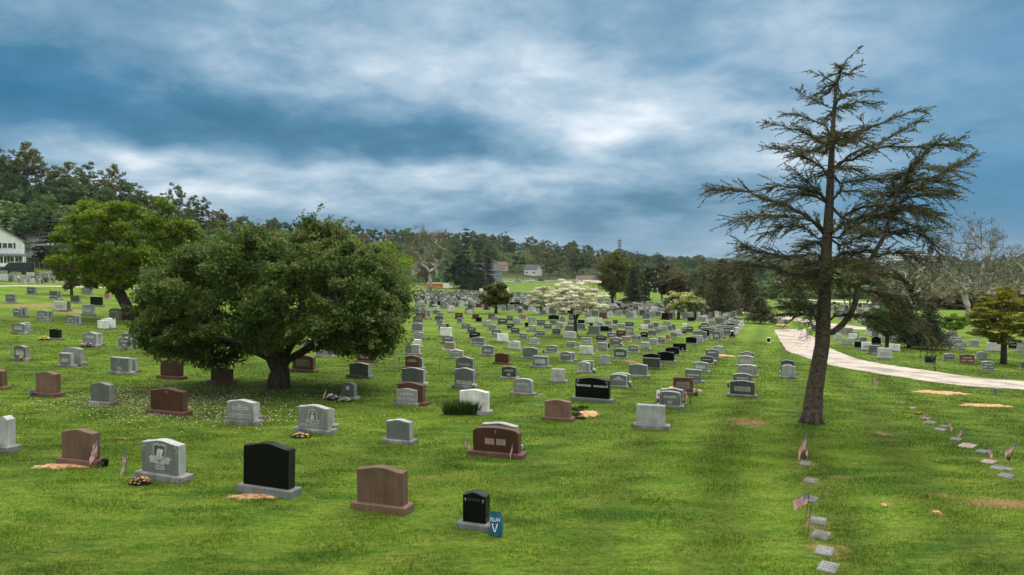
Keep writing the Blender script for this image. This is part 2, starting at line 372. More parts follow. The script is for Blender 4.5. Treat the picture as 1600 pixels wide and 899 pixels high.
def strip(name, a, b, m, lift, label=None, sub=14, cross=6, skirt=.12):
    A = catmull(a, sub); B = catmull(b, sub); W = []
    for p, q in zip(A, B):
        P, Q = hit(*p), hit(*q)
        for k in range(cross + 1):
            t = k / cross + (0 if skirt < .01 or 0 < k < cross else random.uniform(-.012, .012)); x, y = P[0] * (1 - t) + Q[0] * t, P[1] * (1 - t) + Q[1] * t
            W.append((x, y, hz(x, y) + lift))
    n = len(A); c = cross + 1; fs = []
    for i in range(n - 1):
        for k in range(cross): fs.append((i * c + k, i * c + k + 1, (i + 1) * c + k + 1, (i + 1) * c + k))
    mb = MB(); mb.add(W, fs, 0, True)
    for e in (0, cross):
        vs = []
        for i in range(n): x, y, z = W[i * c + e]; vs += [(x, y, z), (x, y, z - skirt)]
        mb.add(vs, [(2 * i, 2 * i + 1, 2 * i + 3, 2 * i + 2) for i in range(n - 1)], 0)
    o = mb.build(name, m); tag(o, kind='structure'); return o, W, n, c
road, RW, _, _ = strip('road', road_low, road_up, M['road'], .035)
strip('side_road', [(1262, 514.5), (1300, 514), (1350, 516), (1420, 519)], [(1262, 512.2), (1300, 511.5), (1350, 512), (1420, 515)], M['road'], .05)
strip('far_road', [(1196, 496), (1230, 500), (1275, 508), (1310, 512), (1350, 516)], [(1200, 491.5), (1232, 495), (1275, 502.5), (1310, 507.5), (1350, 512)], M['road'], .06)
strip('gravel_path', [(640, 467.5), (700, 468.8), (760, 470.3), (860, 473.3), (960, 477.6), (1030, 482), (1110, 487), (1175, 491.5)], [(640, 466.3), (700, 467.5), (760, 468.9), (860, 471.8), (960, 476), (1030, 480.3), (1110, 485.3), (1175, 489.8)], M['path'], .12)
strip('street', [(640, 447.5), (700, 446), (770, 443.5), (850, 441), (930, 438.5)], [(640, 445.3), (700, 444), (770, 441.3), (850, 438.8), (930, 436.5)], M['dark_road'], .15)
strip('distant_path', [(1175, 466), (1215, 467), (1260, 470), (1330, 474), (1420, 477)], [(1175, 464.5), (1215, 465.4), (1260, 468.2), (1330, 472), (1420, 475)], M['path'], .15)
strip('lane', [(-60, 449), (30, 447.8), (80, 448.3), (150, 450), (260, 453)], [(-60, 448), (30, 446.9), (80, 447.3), (150, 449), (260, 452)], M['path'], .06, cross=2)
# repaired patches in the asphalt
for k, (a, b) in enumerate((([(1358, 577.5), (1385, 582.5), (1400, 583), (1408, 582)], [(1357, 575.2), (1375, 575.6), (1395, 578), (1407, 581)]), ([(1424, 583.6), (1432, 584.6), (1442, 584.8)], [(1424, 582.6), (1432, 582.6), (1442, 583.9)]), ([(1217, 517.6), (1226, 518.6), (1234, 518.2)], [(1217, 516.2), (1226, 516.2), (1234, 517.4)]), ([(1496, 588.8), (1515, 591.6), (1535, 593.2)], [(1496, 588.3), (1515, 590.2), (1535, 592.6)]))):
    strip('asphalt_patch', a, b, M['road_patch'], .039, cross=3, skirt=.002)

def inpoly(x, y, poly):
    ins = np.zeros(np.shape(x), bool); n = len(poly)
    for i in range(n):
        x1, y1 = poly[i]; x2, y2 = poly[(i + 1) % n]
        c = ((y1 > y) != (y2 > y)) & (x < (x2 - x1) * (y - y1) / (y2 - y1 + 1e-12) + x1); ins ^= c
    return ins
lo = [tuple(hit(*p)[:2]) for p in catmull(road_low, 4)]; up_ = [tuple(hit(*p)[:2]) for p in catmull(road_up, 4)]
ROADPOLY = lo + up_[::-1]

# ------------------------------------------------------------------ dry patches (px, py, radius_px x, y, amount)
DRY = [(1168, 660, 34, 7, .30), (1120, 655, 18, 6, .14), (1560, 787, 60, 14, .26), (1480, 775, 40, 10, .14), (1380, 678, 14, 5, .26), (1385, 690, 18, 6, .12), (620, 870, 60, 18, .10), (700, 745, 90, 5, .13), (50, 668, 45, 8, .10),
       (190, 684, 60, 4, .15), (600, 620, 30, 4, .08), (740, 645, 12, 3, .05), (1300, 888, 30, 22, .16), (1290, 860, 30, 22, .18), (1283, 835, 28, 20, .16), (1276, 812, 25, 16, .16), (1266, 750, 22, 8, .22), (1258, 724, 18, 7, .25), (1266, 781, 18, 6, .15), (1310, 745, 30, 5, .16),
       (240, 640, 70, 14, .13), (60, 478, 60, 8, .22), (120, 487, 40, 6, .22), (1545, 720, 40, 10, .12), (1440, 655, 25, 8, .12), (1320, 858, 14, 10, .2), (1350, 838, 25, 6, .10), (1390, 790, 6, 3, .4), (1462, 801, 9, 3, .4), (900, 680, 90, 20, .05), (240, 553, 12, 3, .15), (870, 575, 25, 4, .12), (985, 565, 16, 3, .25), (1120, 618, 12, 3, .12), (830, 535, 60, 6, .1)]
DW = []
for px, py, rx, ry, am in DRY:
    c = hit(px, py); e = hit(px, min(py + ry, 898)); DW.append((c[0], c[1], rx * c[1] / F, max(.15, abs(c[1] - e[1])), am * 1.55))
ST = np.array([hit(p, q)[:2] for p, q in ((1150, 890), (1180, 640))]); sdir = ST[1] - ST[0]; sdir /= np.linalg.norm(sdir); snor = np.array([sdir[1], -sdir[0]])
def ground_attrs(x, y):
    dry = np.zeros_like(x)
    for cx, cy, a, b, am in DW: dry = np.maximum(dry, am * np.exp(-np.clip(((x - cx) / a) ** 2 + ((y - cy) / b) ** 2, 0, 30)))
    s = (x - ST[0, 0]) * snor[0] + (y - ST[0, 1]) * snor[1]
    w = np.exp(-((s - 1) / 8) ** 2)
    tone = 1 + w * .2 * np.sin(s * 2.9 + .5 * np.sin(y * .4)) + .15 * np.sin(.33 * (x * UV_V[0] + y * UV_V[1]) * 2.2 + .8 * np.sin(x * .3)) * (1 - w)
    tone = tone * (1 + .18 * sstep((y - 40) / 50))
    return dry, tone

# ------------------------------------------------------------------ ground sheet, polar grid out to the horizon
rad = np.concatenate([[0.], np.linspace(1.5, 9, 12), np.linspace(9.2, 34, 150), np.geomspace(34.3, 120, 130), np.geomspace(121.5, 1200, 190), np.geomspace(1220, 5200, 40)])
az = np.concatenate([np.linspace(-180, -46, 60)[:-1], np.linspace(-46, 46, 460), np.linspace(46, 180, 60)[1:-1]]) * math.pi / 180
AA, RR = np.meshgrid(az, rad); X = RR * np.sin(AA); Y = RR * np.cos(AA); Z = terr(X, Y)
na, nr = len(az), len(rad); ii, jj = np.meshgrid(np.arange(nr - 1), np.arange(na), indexing='ij'); j2 = (jj + 1) % na
idx = np.stack([ii * na + jj, ii * na + j2, (ii + 1) * na + j2, (ii + 1) * na + jj], -1).reshape(-1, 4)[:, ::-1]
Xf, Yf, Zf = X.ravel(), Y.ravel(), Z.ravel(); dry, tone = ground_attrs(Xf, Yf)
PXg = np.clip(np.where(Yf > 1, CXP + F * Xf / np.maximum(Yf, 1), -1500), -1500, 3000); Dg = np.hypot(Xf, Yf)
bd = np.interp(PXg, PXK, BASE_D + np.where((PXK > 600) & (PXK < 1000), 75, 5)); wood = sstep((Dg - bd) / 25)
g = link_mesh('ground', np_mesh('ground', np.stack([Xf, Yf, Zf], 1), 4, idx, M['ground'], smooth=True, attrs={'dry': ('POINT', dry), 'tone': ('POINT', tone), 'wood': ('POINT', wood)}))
tag(g, kind='structure')

# ------------------------------------------------------------------ grass blades (one object)
def make_grass():
    P = []; W = []; H = []
    for y0, y1, dens, w, h in ((8.5, 14, 1100, .011, .060), (14, 20, 800, .014, .062), (20, 30, 420, .020, .066), (30, 44, 170, .030, .070), (44, 62, 60, .045, .075)):
        xr = y1 * .98 + 1; n = int((y1 - y0) * 2 * xr * dens)
        x = rng.uniform(-xr, xr, n); y = rng.uniform(y0, y1, n); k = np.abs(x) < y * .96 + .8; x = x[k]; y = y[k]
        k = ~inpoly(x, y, ROADPOLY)
        for ex, ey, ea, eb, er in EXCL:
            near = (np.abs(x - ex) < ea + eb) & (np.abs(y - ey) < ea + eb); dx_ = x - ex; dy_ = y - ey; c_, s_ = math.cos(er), math.sin(er)
            k &= ~(near & (((dx_ * c_ + dy_ * s_) / ea) ** 4 + ((-dx_ * s_ + dy_ * c_) / eb) ** 4 < 1))
        x = x[k]; y = y[k]
        P.append(np.stack([x, y], 1)); W.append(np.full(len(x), w)); H.append(np.full(len(x), h))
    P = np.concatenate(P); W = np.concatenate(W); H = np.concatenate(H); n = len(P)
    cl = .75 + .5 * np.sin(P[:, 0] * 2.1 + np.sin(P[:, 1] * 1.7) * 2) * np.sin(P[:, 1] * 2.6 + 1.1 * np.sin(P[:, 0] * 1.3))
    H = H * rng.uniform(.5, 1.25, n) * np.clip(cl, .45, 1.25); z = terr(P[:, 0], P[:, 1]) - .008
    a = rng.uniform(0, 2 * math.pi, n); dx = np.cos(a) * W * .5; dy = np.sin(a) * W * .5; le = rng.uniform(0, .9, n) * H; b = rng.uniform(0, 2 * math.pi, n)
    V = np.empty((n, 3, 3)); V[:, 0] = np.stack([P[:, 0] - dx, P[:, 1] - dy, z], 1); V[:, 1] = np.stack([P[:, 0] + dx, P[:, 1] + dy, z], 1)
    V[:, 2] = np.stack([P[:, 0] + le * np.cos(b), P[:, 1] + le * np.sin(b), z + H], 1)
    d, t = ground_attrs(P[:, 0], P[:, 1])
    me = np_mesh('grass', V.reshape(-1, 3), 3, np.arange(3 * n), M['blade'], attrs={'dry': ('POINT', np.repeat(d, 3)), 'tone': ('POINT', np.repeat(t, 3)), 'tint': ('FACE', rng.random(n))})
    tag(link_mesh('grass', me), 'short mown green lawn grass between the graves', 'grass', kind='stuff')

EXCL = []   # (x, y, half-width, half-depth, rotation)
# ------------------------------------------------------------------ landmark based labels
ORD = ['', 'second', 'third', 'fourth', 'fifth', 'sixth', 'seventh', 'eighth', 'ninth', 'tenth', 'eleventh', 'twelfth'] + ['thirteenth', 'fourteenth', 'fifteenth', 'sixteenth', 'seventeenth', 'eighteenth', 'nineteenth', 'twentieth']
def rank_labels(items, landmarks, noun, dirs=('left of', 'right of', 'behind', 'in front of')):
    """items: (obj, px, py, look). Sets obj['label'] = look noun, nth nearest ... of landmark."""
    b = {}
    for o, px, py, look in items:
        best = min(landmarks, key=lambda l: math.hypot((px - l[1]), 2.2 * (py - l[2])))
        dx, dy = px - best[1], 2.2 * (py - best[2])
        d = dirs[0] if dx < 0 and abs(dx) > abs(dy) else dirs[1] if abs(dx) > abs(dy) else dirs[2] if dy < 0 else dirs[3]
        b.setdefault((look, best[0], d), []).append((math.hypot(dx, dy), o))
    for (look, lm, d), L in b.items():
        L.sort(key=lambda t: t[0])
        for i, (_, o) in enumerate(L):
            if len(L) == 1: o['label'] = '%s %s %s %s' % (look, noun, d, lm)
            elif i == 0: o['label'] = '%s %s, nearest such %s %s' % (look, noun, d, lm)
            else: o['label'] = '%s %s, %s-nearest such %s %s' % (look, noun, ORD[min(i, 19)], d, lm)

# ------------------------------------------------------------------ gravestones
def top_profile(w, h, shape, n=12):
    """outline (x,z), counter-clockwise from bottom left, z=0 at bottom"""
    a = w / 2; p = [(-a, 0), (a, 0)]
    if shape == 's':      # serpentine: shoulders low, middle swelling
        d = h * .10; xs = np.linspace(a, -a, n + 1); p += [(x, h - d + d * .5 * (1 + math.cos(math.pi * min(1, abs(x) / a * 1.0)))) for x in xs]
    elif shape == 'a':    # simple arch
        d = h * .13; xs = np.linspace(a, -a, n + 1); p += [(x, h - d * (x / a) ** 2) for x in xs]
    elif shape == 'c':    # arch with clipped shoulders
        d = h * .1; q = a * .86; p += [(a, h * .82)] + [(x, h - d * (x / a) ** 2) for x in np.linspace(q, -q, n + 1)] + [(-a, h * .82)]
    elif shape == 'm':    # high round head with shoulders
        q = a * .62; p += [(a, h * .80), (q, h * .82)] + [(x, h * .82 + h * .18 * math.sqrt(max(0, 1 - (x / q) ** 2))) for x in np.linspace(q * .98, -q * .98, n + 1)] + [(-q, h * .82), (-a, h * .80)]
    elif shape == 'x':    # small raised steps at both ends
        p += [(a, h * .97), (a * .93, h), (a * .9, h * .985), (-a * .9, h * .985), (-a * .93, h), (-a, h * .97)]
    else: p += [(a, h), (-a, h)]
    return p
STONES = []
SHN = {'s': 'curved-top', 'a': 'arched', 'c': 'clip-shouldered', 'm': 'round-headed', 'f': 'flat-topped', 'x': 'square-topped'}
def cross_mb(mb, x, z, s, y, m=0):
    mb.box((x, y, z), (s * .14, .006, s), m=m); mb.box((x, y - .0015, z + s * .16), (s * .6, .006, s * .14), m=m)
def flourish(mb, x, z, s, y, sg, m=0):
    """carved leaf spray in a corner"""
    for k in range(7):
        a = R(20 + k * 38); r = s * (.35 + .1 * (k % 3)); cx, cz = x + sg * r * .7 * math.cos(a), z + r * .8 * math.sin(a) - s * .15 * k / 3
        l = s * .22; pts = [(cx + l * math.cos(a), cz + l * math.sin(a)), (cx - l * .3 * math.sin(a), cz + l * .3 * math.cos(a)), (cx - l * math.cos(a) * .8, cz - l * .8 * math.sin(a)), (cx + l * .3 * math.sin(a), cz - l * .3 * math.cos(a))]
        if True: mb.prism(pts if sg > 0 or True else pts[::-1], y - .003 - .0006 * k, y + .004, m)
def gravestone(x0, x1, yt, yb, col='g', shape='s', feats='', label=None, base=True, th=None):
    xc = (x0 + x1) / 2; p = hit(xc, yb); Yd = p[1]; s = F / Yd
    small = (x1 - x0) / s < .45
    t = th or (.22 if not small else .17); k = p[0] / p[1]; yaw = -PSI + random.uniform(-.03, .03)
    psi = -yaw; A = math.cos(psi) + k * math.sin(psi); B = math.sin(psi) - k * math.cos(psi)
    w = max(.3, ((x1 - x0) / s - t * abs(B)) / A); H = (yb - yt) / s + .01
    # silhouette top edge is the back edge of the top face for a raised camera
    H *= 1 - .10 * min(1, (5 / Yd)); bh = min(.17, H * .17) if base else .04
    bd_ = t + (.17 if base else .0); ov = random.uniform(.16, .28); pos = p + np.array([math.sin(psi) * 1, math.cos(psi), 0]) * bd_ * .5
    pos[2] = hz(pos[0], pos[1])
    root = empty('gravestone', pos, yaw); root.rotation_euler = (R(random.gauss(0, .7)), R(random.gauss(0, .7)), yaw); root['category'] = 'gravestone'; root['group'] = 'gravestones in the cemetery'
    face, edge = M['s' + col], M['e' + col]
    if base:
        b = MB(); b.cbox((0, 0, bh / 2 - .05), (w + ov, bd_, bh + .1), .02)
        if Yd < 45: EXCL.append((pos[0], pos[1], (w + ov) / 2, bd_ / 2, yaw))
        b.build('base', M['ed'] if col == 'k' else M['basegrey'] if (col in 'gldwo' or 'G' in feats) and 'S' not in feats else edge, root)
    h = H - bh; d = MB(); prof = top_profile(w, h, shape); d.prism([(x, z + bh) for x, z in prof], -t / 2, t / 2, 1, 0, .008)
    tab = d.build('tablet', [face if 'R' not in feats else edge, edge], root)
    fy = -t / 2 - .001
    pan = M['panel_brown'] if col in 'brpt' else M['panel']
    def plate(cx, cz, pw, ph, lines=2, name='panel'):
        q = MB(); q.cbox_front = None
        q.box((cx * w, fy, bh + cz * h), (pw * w, .010, ph * h)); o = q.build(name, pan, root)
        if Yd < 36 and lines:
            q = MB(); 
            for i in range(lines):
                zz = bh + (cz + ph * ((i + 1) / (lines + 1) - .5)) * h; xx = (cx - pw * .40) * w
                while xx < (cx + pw * .38) * w:
                    lw = random.uniform(.015, .05) * (1 if Yd < 25 else 1.5); q.box((xx + lw / 2, fy - .0052, zz), (lw, .003, ph * h / (lines + 1) * .42)); xx += lw + .018
            q.build('lettering', M['letter'], o)
    if 'n' in feats: plate(0, .60, .62, .16, 1)
    if 'N' in feats: plate(0, .50, .7, .13, 1)
    if '2' in feats: plate(-.25, .27, .36, .15, 2); plate(.25, .27, .36, .15, 2)
    if '3' in feats:
        for c in (-.29, 0, .29): plate(c, .22, .23, .20, 2)
    if '1' in feats: plate(0, .22, .24, .2, 2)
    if 'B' in feats: plate(0, .40, .66, .34, 3)
    if 'W' in feats: plate(0, .5, .86, .8, 5)
    if 'L' in feats: plate(-.25, .60, .42, .09, 1); plate(.25, .60, .42, .09, 1)
    if '6' in feats:
        for c in (-.29, 0, .29):
            for r in (.1, .22): plate(c, r, .27, .10, 0)
    e = MB()
    if '+' in feats: cross_mb(e, 0, bh + h * .83, h * .17, fy)
    if 'f' in feats: flourish(e, -w * .42, bh + h * .78, h * .2, fy, 1); flourish(e, w * .42, bh + h * .78, h * .2, fy, -1)
    if 'd' in feats: e.prism([(-.03 - .05, bh + h * .72), (0, bh + h * .68), (.10, bh + h * .78), (.02, bh + h * .77), (.0, bh + h * .82), (-.02, bh + h * .77)], fy - .004, fy + .004)
    if 'a' in feats: e.prism([(-w * .28, bh + h * .55), (w * .28, bh + h * .55), (0, bh + h * .85)], fy - .004, fy + .004)
    if 'O' in feats: e.prism([(w * .13 * math.cos(q), bh + h * .5 + (h * .28 * math.sin(q) if q < math.pi else 0)) for q in np.linspace(0, math.pi, 11)], fy - .004, fy + .004)
    if e.v: e.build('carving', pan, root)
    STONES.append([root, xc, yb, STONE[col][2] + ' ' + SHN[shape], label])
    return root, w, h, bh, t, fy
GS = gravestone
# --- foreground, read off the photograph
GS(-14, 14, 650, 707, 'l', 's', 'R', 'light grey gravestone cut off by the left picture edge beside a small flag')
GS(85, 147, 671, 728, 'b', 's', 'RS', 'plain brown gravestone with two flags and orange sand at its front')
shield = GS(210, 281, 687, 752, 'g', 's', 'f1', 'grey gravestone carved with a shield above yellow flowers')
GS(369, 452, 691, 775, 'k', 's', 'G', 'large plain black gravestone on grey base with orange sand in front')
GS(549, 631, 729, 801, 'b', 's', 'RS', 'plain reddish-brown curved gravestone, largest in the frontmost row')
villa = GS(716, 760, 769, 829, 'k', 's', 'G', 'small narrow black gravestone beside the blue banner')
GS(48, 88, 581, 621, 'b', 's', 'RS', 'plain brown gravestone with a small dark stone lying on its base')
GS(134, 172.5, 598, 634, 'g', 's', '', 'plain grey curved gravestone between two brown ones at left')
GS(228, 287, 607, 649, 'r', 's', '+S', 'wide red-brown gravestone with cross among fallen petals')
GS(348, 398, 625, 664, 'l', 's', 'fdn3', 'light grey gravestone with dove carving and three name panels below crabapple')
GS(378, 400, 630, 656, 'l', 'f', '', 'light grey gravestone standing back to back behind the dove-carved one')
GS(245, 282, 562, 593, 'r', 's', '+fS', 'dark brown gravestone with cross and leafy corners left of the crabapple')
GS(324, 360, 575, 600, 'r', 's', 'S', 'dark brown gravestone half under low crabapple leaves')
GS(167, 202, 559, 585, 'g', 'f', '1+', 'grey flat-topped gravestone with one small square panel')
GS(198, 212, 561, 582, 'l', 'f', '', 'light grey stone showing past the flat-topped gravestone with square panel')
GS(-22, 5, 577, 609, 'b', 's', 'S', 'brown gravestone cut off by the left edge, upper one')
GS(93, 127, 543, 571.5, 'g', 'a', 'R', 'large plain grey gravestone rising behind a smaller one at left')
GS(88, 111, 552, 574, 'g', 'f', 'B', 'small grey gravestone with one panel in front of larger plain grey one')
GS(16, 41, 540, 564, 'g', 's', 'nB', 'grey gravestone with panel and small dark flag at its left end')
GS(187, 213, 521, 545, 'g', 'f', '', 'grey gravestone pair standing just behind the one with arch panel')
GS(181, 204, 527, 546, 'g', 's', 'n1', 'grey gravestone with two small panels left of low crabapple leaves')
GS(140, 157, 521, 540, 'l', 'f', '', 'light grey stone behind the gravestone with pink flowers')
GS(125, 151, 519, 542, 'l', 's', 'n', 'light grey gravestone with a bed of pink flowers')
GS(73, 93, 514, 531, 'k', 's', '', 'black gravestone with cream flowers at its left')
GS(30, 44, 504, 520, 'l', 'f', '', 'light stone directly behind the one with red flowers at left')
GS(15, 39, 505, 522, 'g', 's', 'nB', 'grey gravestone with red flowers at its foot')
GS(155, 178, 497, 515, 'w', 's', 'R', 'larger white gravestone of the white pair')
GS(149, 167, 501, 515.5, 'w', 'f', 'R', 'smaller white gravestone of the white pair, a yellow flower beside it')
GS(207, 232, 505, 522, 'w', 's', 'R', 'white gravestone glimpsed through left edge of crabapple leaves')
GS(248, 268, 536, 555, 'p', 'a', 'B', 'pink gravestone glimpsed under the crabapple leaves')
GS(267, 286, 534, 557, 'k', 'f', 'S', 'black gravestone glimpsed beside the pink one under the crabapple')
GS(324, 342, 550, 568, 'g', 's', '', 'grey gravestone with purple flowers glimpsed under the crabapple leaves')
GS(459, 513, 633, 678, 'l', 's', 'ff', 'light grey gravestone reading LAWN with a flag and a flower wreath')
LAWN = STONES[-1][0]
GS(500, 518, 640, 669, 'g', 'f', '', 'grey stone showing past the right end of the LAWN gravestone')
GS(598, 641, 656, 694, 'g', 's', '', 'plain grey curved gravestone standing alone right of the LAWN stone')
GS(529, 554, 598, 625, 'd', 'a', 'O', 'small dark grey arched gravestone with purple and white flowers')
GS(616, 661, 598, 634, 'r', 's', 'S', 'dark red-brown gravestone behind the small light grey engraved one')
GS(615, 651, 607.5, 634.5, 'l', 's', 'fnn2+', 'light grey engraved gravestone in front of a larger dark red-brown one')
GS(714, 762, 609, 648, 'w', 's', 'R', 'white curved gravestone with a grassy shrub at its left')
GS(848, 891, 625, 658, 'b', 's', 'RS', 'reddish-brown gravestone left of the patch of orange sand')
GS(896, 952, 590, 629, 'k', 's', 'fLG', 'wide black gravestone with two long name bars and white leaf corners')
GS(748, 807, 661, 703, 'g', 's', 'S', 'grey gravestone top showing behind the clip-shouldered red-brown one')
bigred = GS(734, 811, 668, 715, 'r', 'c', '+S', 'large red-brown clip-shouldered gravestone between two small flags')
GS(799, 831, 592, 618.5, 'l', 'c', 'dfn2', 'light grey gravestone with three small panels below a dove')
GS(782, 806, 573, 592.5, 'o', 's', 'n1', 'olive-grey gravestone with lettering left of the small pale one')
GS(859, 881, 577, 598, 'l', 'x', 'BR', 'small pale square-topped gravestone in front of the wide-spaced row')
GS(709, 739, 558, 586, 'g', 's', 'fN', 'grey gravestone with round corner carvings behind the six-panel one')
GS(707, 740, 575, 608, 'g', 's', 'f6', 'tall grey gravestone with six small panels along its foot')
GS(830, 856, 557, 575, 'g', 'f', 'nB', 'grey gravestone with a name plate and one wide panel')
GS(771, 794, 552, 570, 'r', 's', 'S', 'plain dark red-brown gravestone in the middle of the field')
GS(908, 927, 564, 582, 'l', 'f', '', 'light grey stone behind the gravestone topped with small ornaments')
GS(902, 921, 566, 583, 'l', 'a', 'a', 'light grey gravestone with gable carving and small ornaments on top')
GS(955, 984, 583, 604, 'g', 'a', '', 'grey arched gravestone behind the one with a gable carving')
GS(951, 979, 585, 606, 'g', 'a', 'aN', 'grey gravestone with gable carving right of the wide black one')
GS(981, 1011, 569, 589.5, 'g', 's', '', 'plain grey curved gravestone below the cluster of black ones')
GS(992.5, 1039, 633, 671, 'g', 'x', 'R', 'plain grey square gravestone with a flag at its left edge')
GS(1032, 1067, 607, 633, 'g', 's', '', 'grey gravestone just behind the one flanked by a white flag')
GS(1029, 1063, 612, 638, 'g', 'c', 'fn1', 'grey gravestone with corner carvings beside a white flag and heart')
GS(1051, 1083, 590, 617, 'b', 'f', 'n2B', 'brown gravestone with several panels and sand at its foot')
GS(1069, 1096, 578, 598, 'g', 'f', 'N', 'grey gravestone with a curved shepherd hook before it')
GS(1082, 1106, 566, 582, 'l', 's', 'BG', 'light grey gravestone with black end wings')
GS(1094, 1114, 557, 569.5, 'd', 's', 'N', 'dark grey gravestone with name plate in right-hand column')
GS(1102, 1123, 546, 561, 'g', 's', 'n', 'grey gravestone with name plate beside patch of orange sand')
GS(1115, 1130, 541, 552, 'l', 'a', '', 'light grey gravestone top directly above the patch of orange sand')
GS(1004, 1031, 553, 573, 'k', 's', '', 'black gravestone directly behind the dark olive one in the black cluster')
GS(1003, 1031, 560, 577.5, 'o', 'f', 'S', 'dark olive-grey gravestone, frontmost of the black cluster')
GS(1026, 1053, 550, 567, 'k', 's', '', 'black curved gravestone right of the dark olive one')
GS(1039, 1061, 543, 556, 'k', 's', '1', 'black gravestone with a tiny pale panel in the black cluster')
GS(1051, 1062, 537, 547, 'k', 'f', '', 'black gravestone at top left of the black cluster')
GS(1061, 1071.5, 537, 550, 'k', 'f', '1', 'black gravestone at top right of the black cluster')
GS(1071, 1088, 527, 538, 'k', 'c', '', 'black clip-shouldered gravestone beyond the black cluster')
GS(1145, 1174, 584, 606, 'g', 'a', 'n', 'grey gravestone just behind the dark one with a silver panel')
GS(1140, 1179, 595, 621, 'd', 's', 'B', 'dark grey gravestone with a silver panel left of the big conifer')
GS(1153, 1182, 570, 589, 'l', 's', 'n', 'light grey gravestone with a tiny flag at its right end')
GS(1152, 1177, 556, 573, 'l', 'a', 'B', 'light grey arched gravestone, third up in the right-hand column')
GS(1158, 1177, 550, 561, 'g', 'm', 'n', 'grey gravestone topmost in the short right-hand column')
GS(1220, 1241, 563, 585, 'd', 'c', 'n', 'dark grey gravestone just behind the lone light one by the road')
GS(1221, 1242, 571, 592, 'g', 's', 'R', 'grey gravestone standing near the left side of the big conifer trunk')
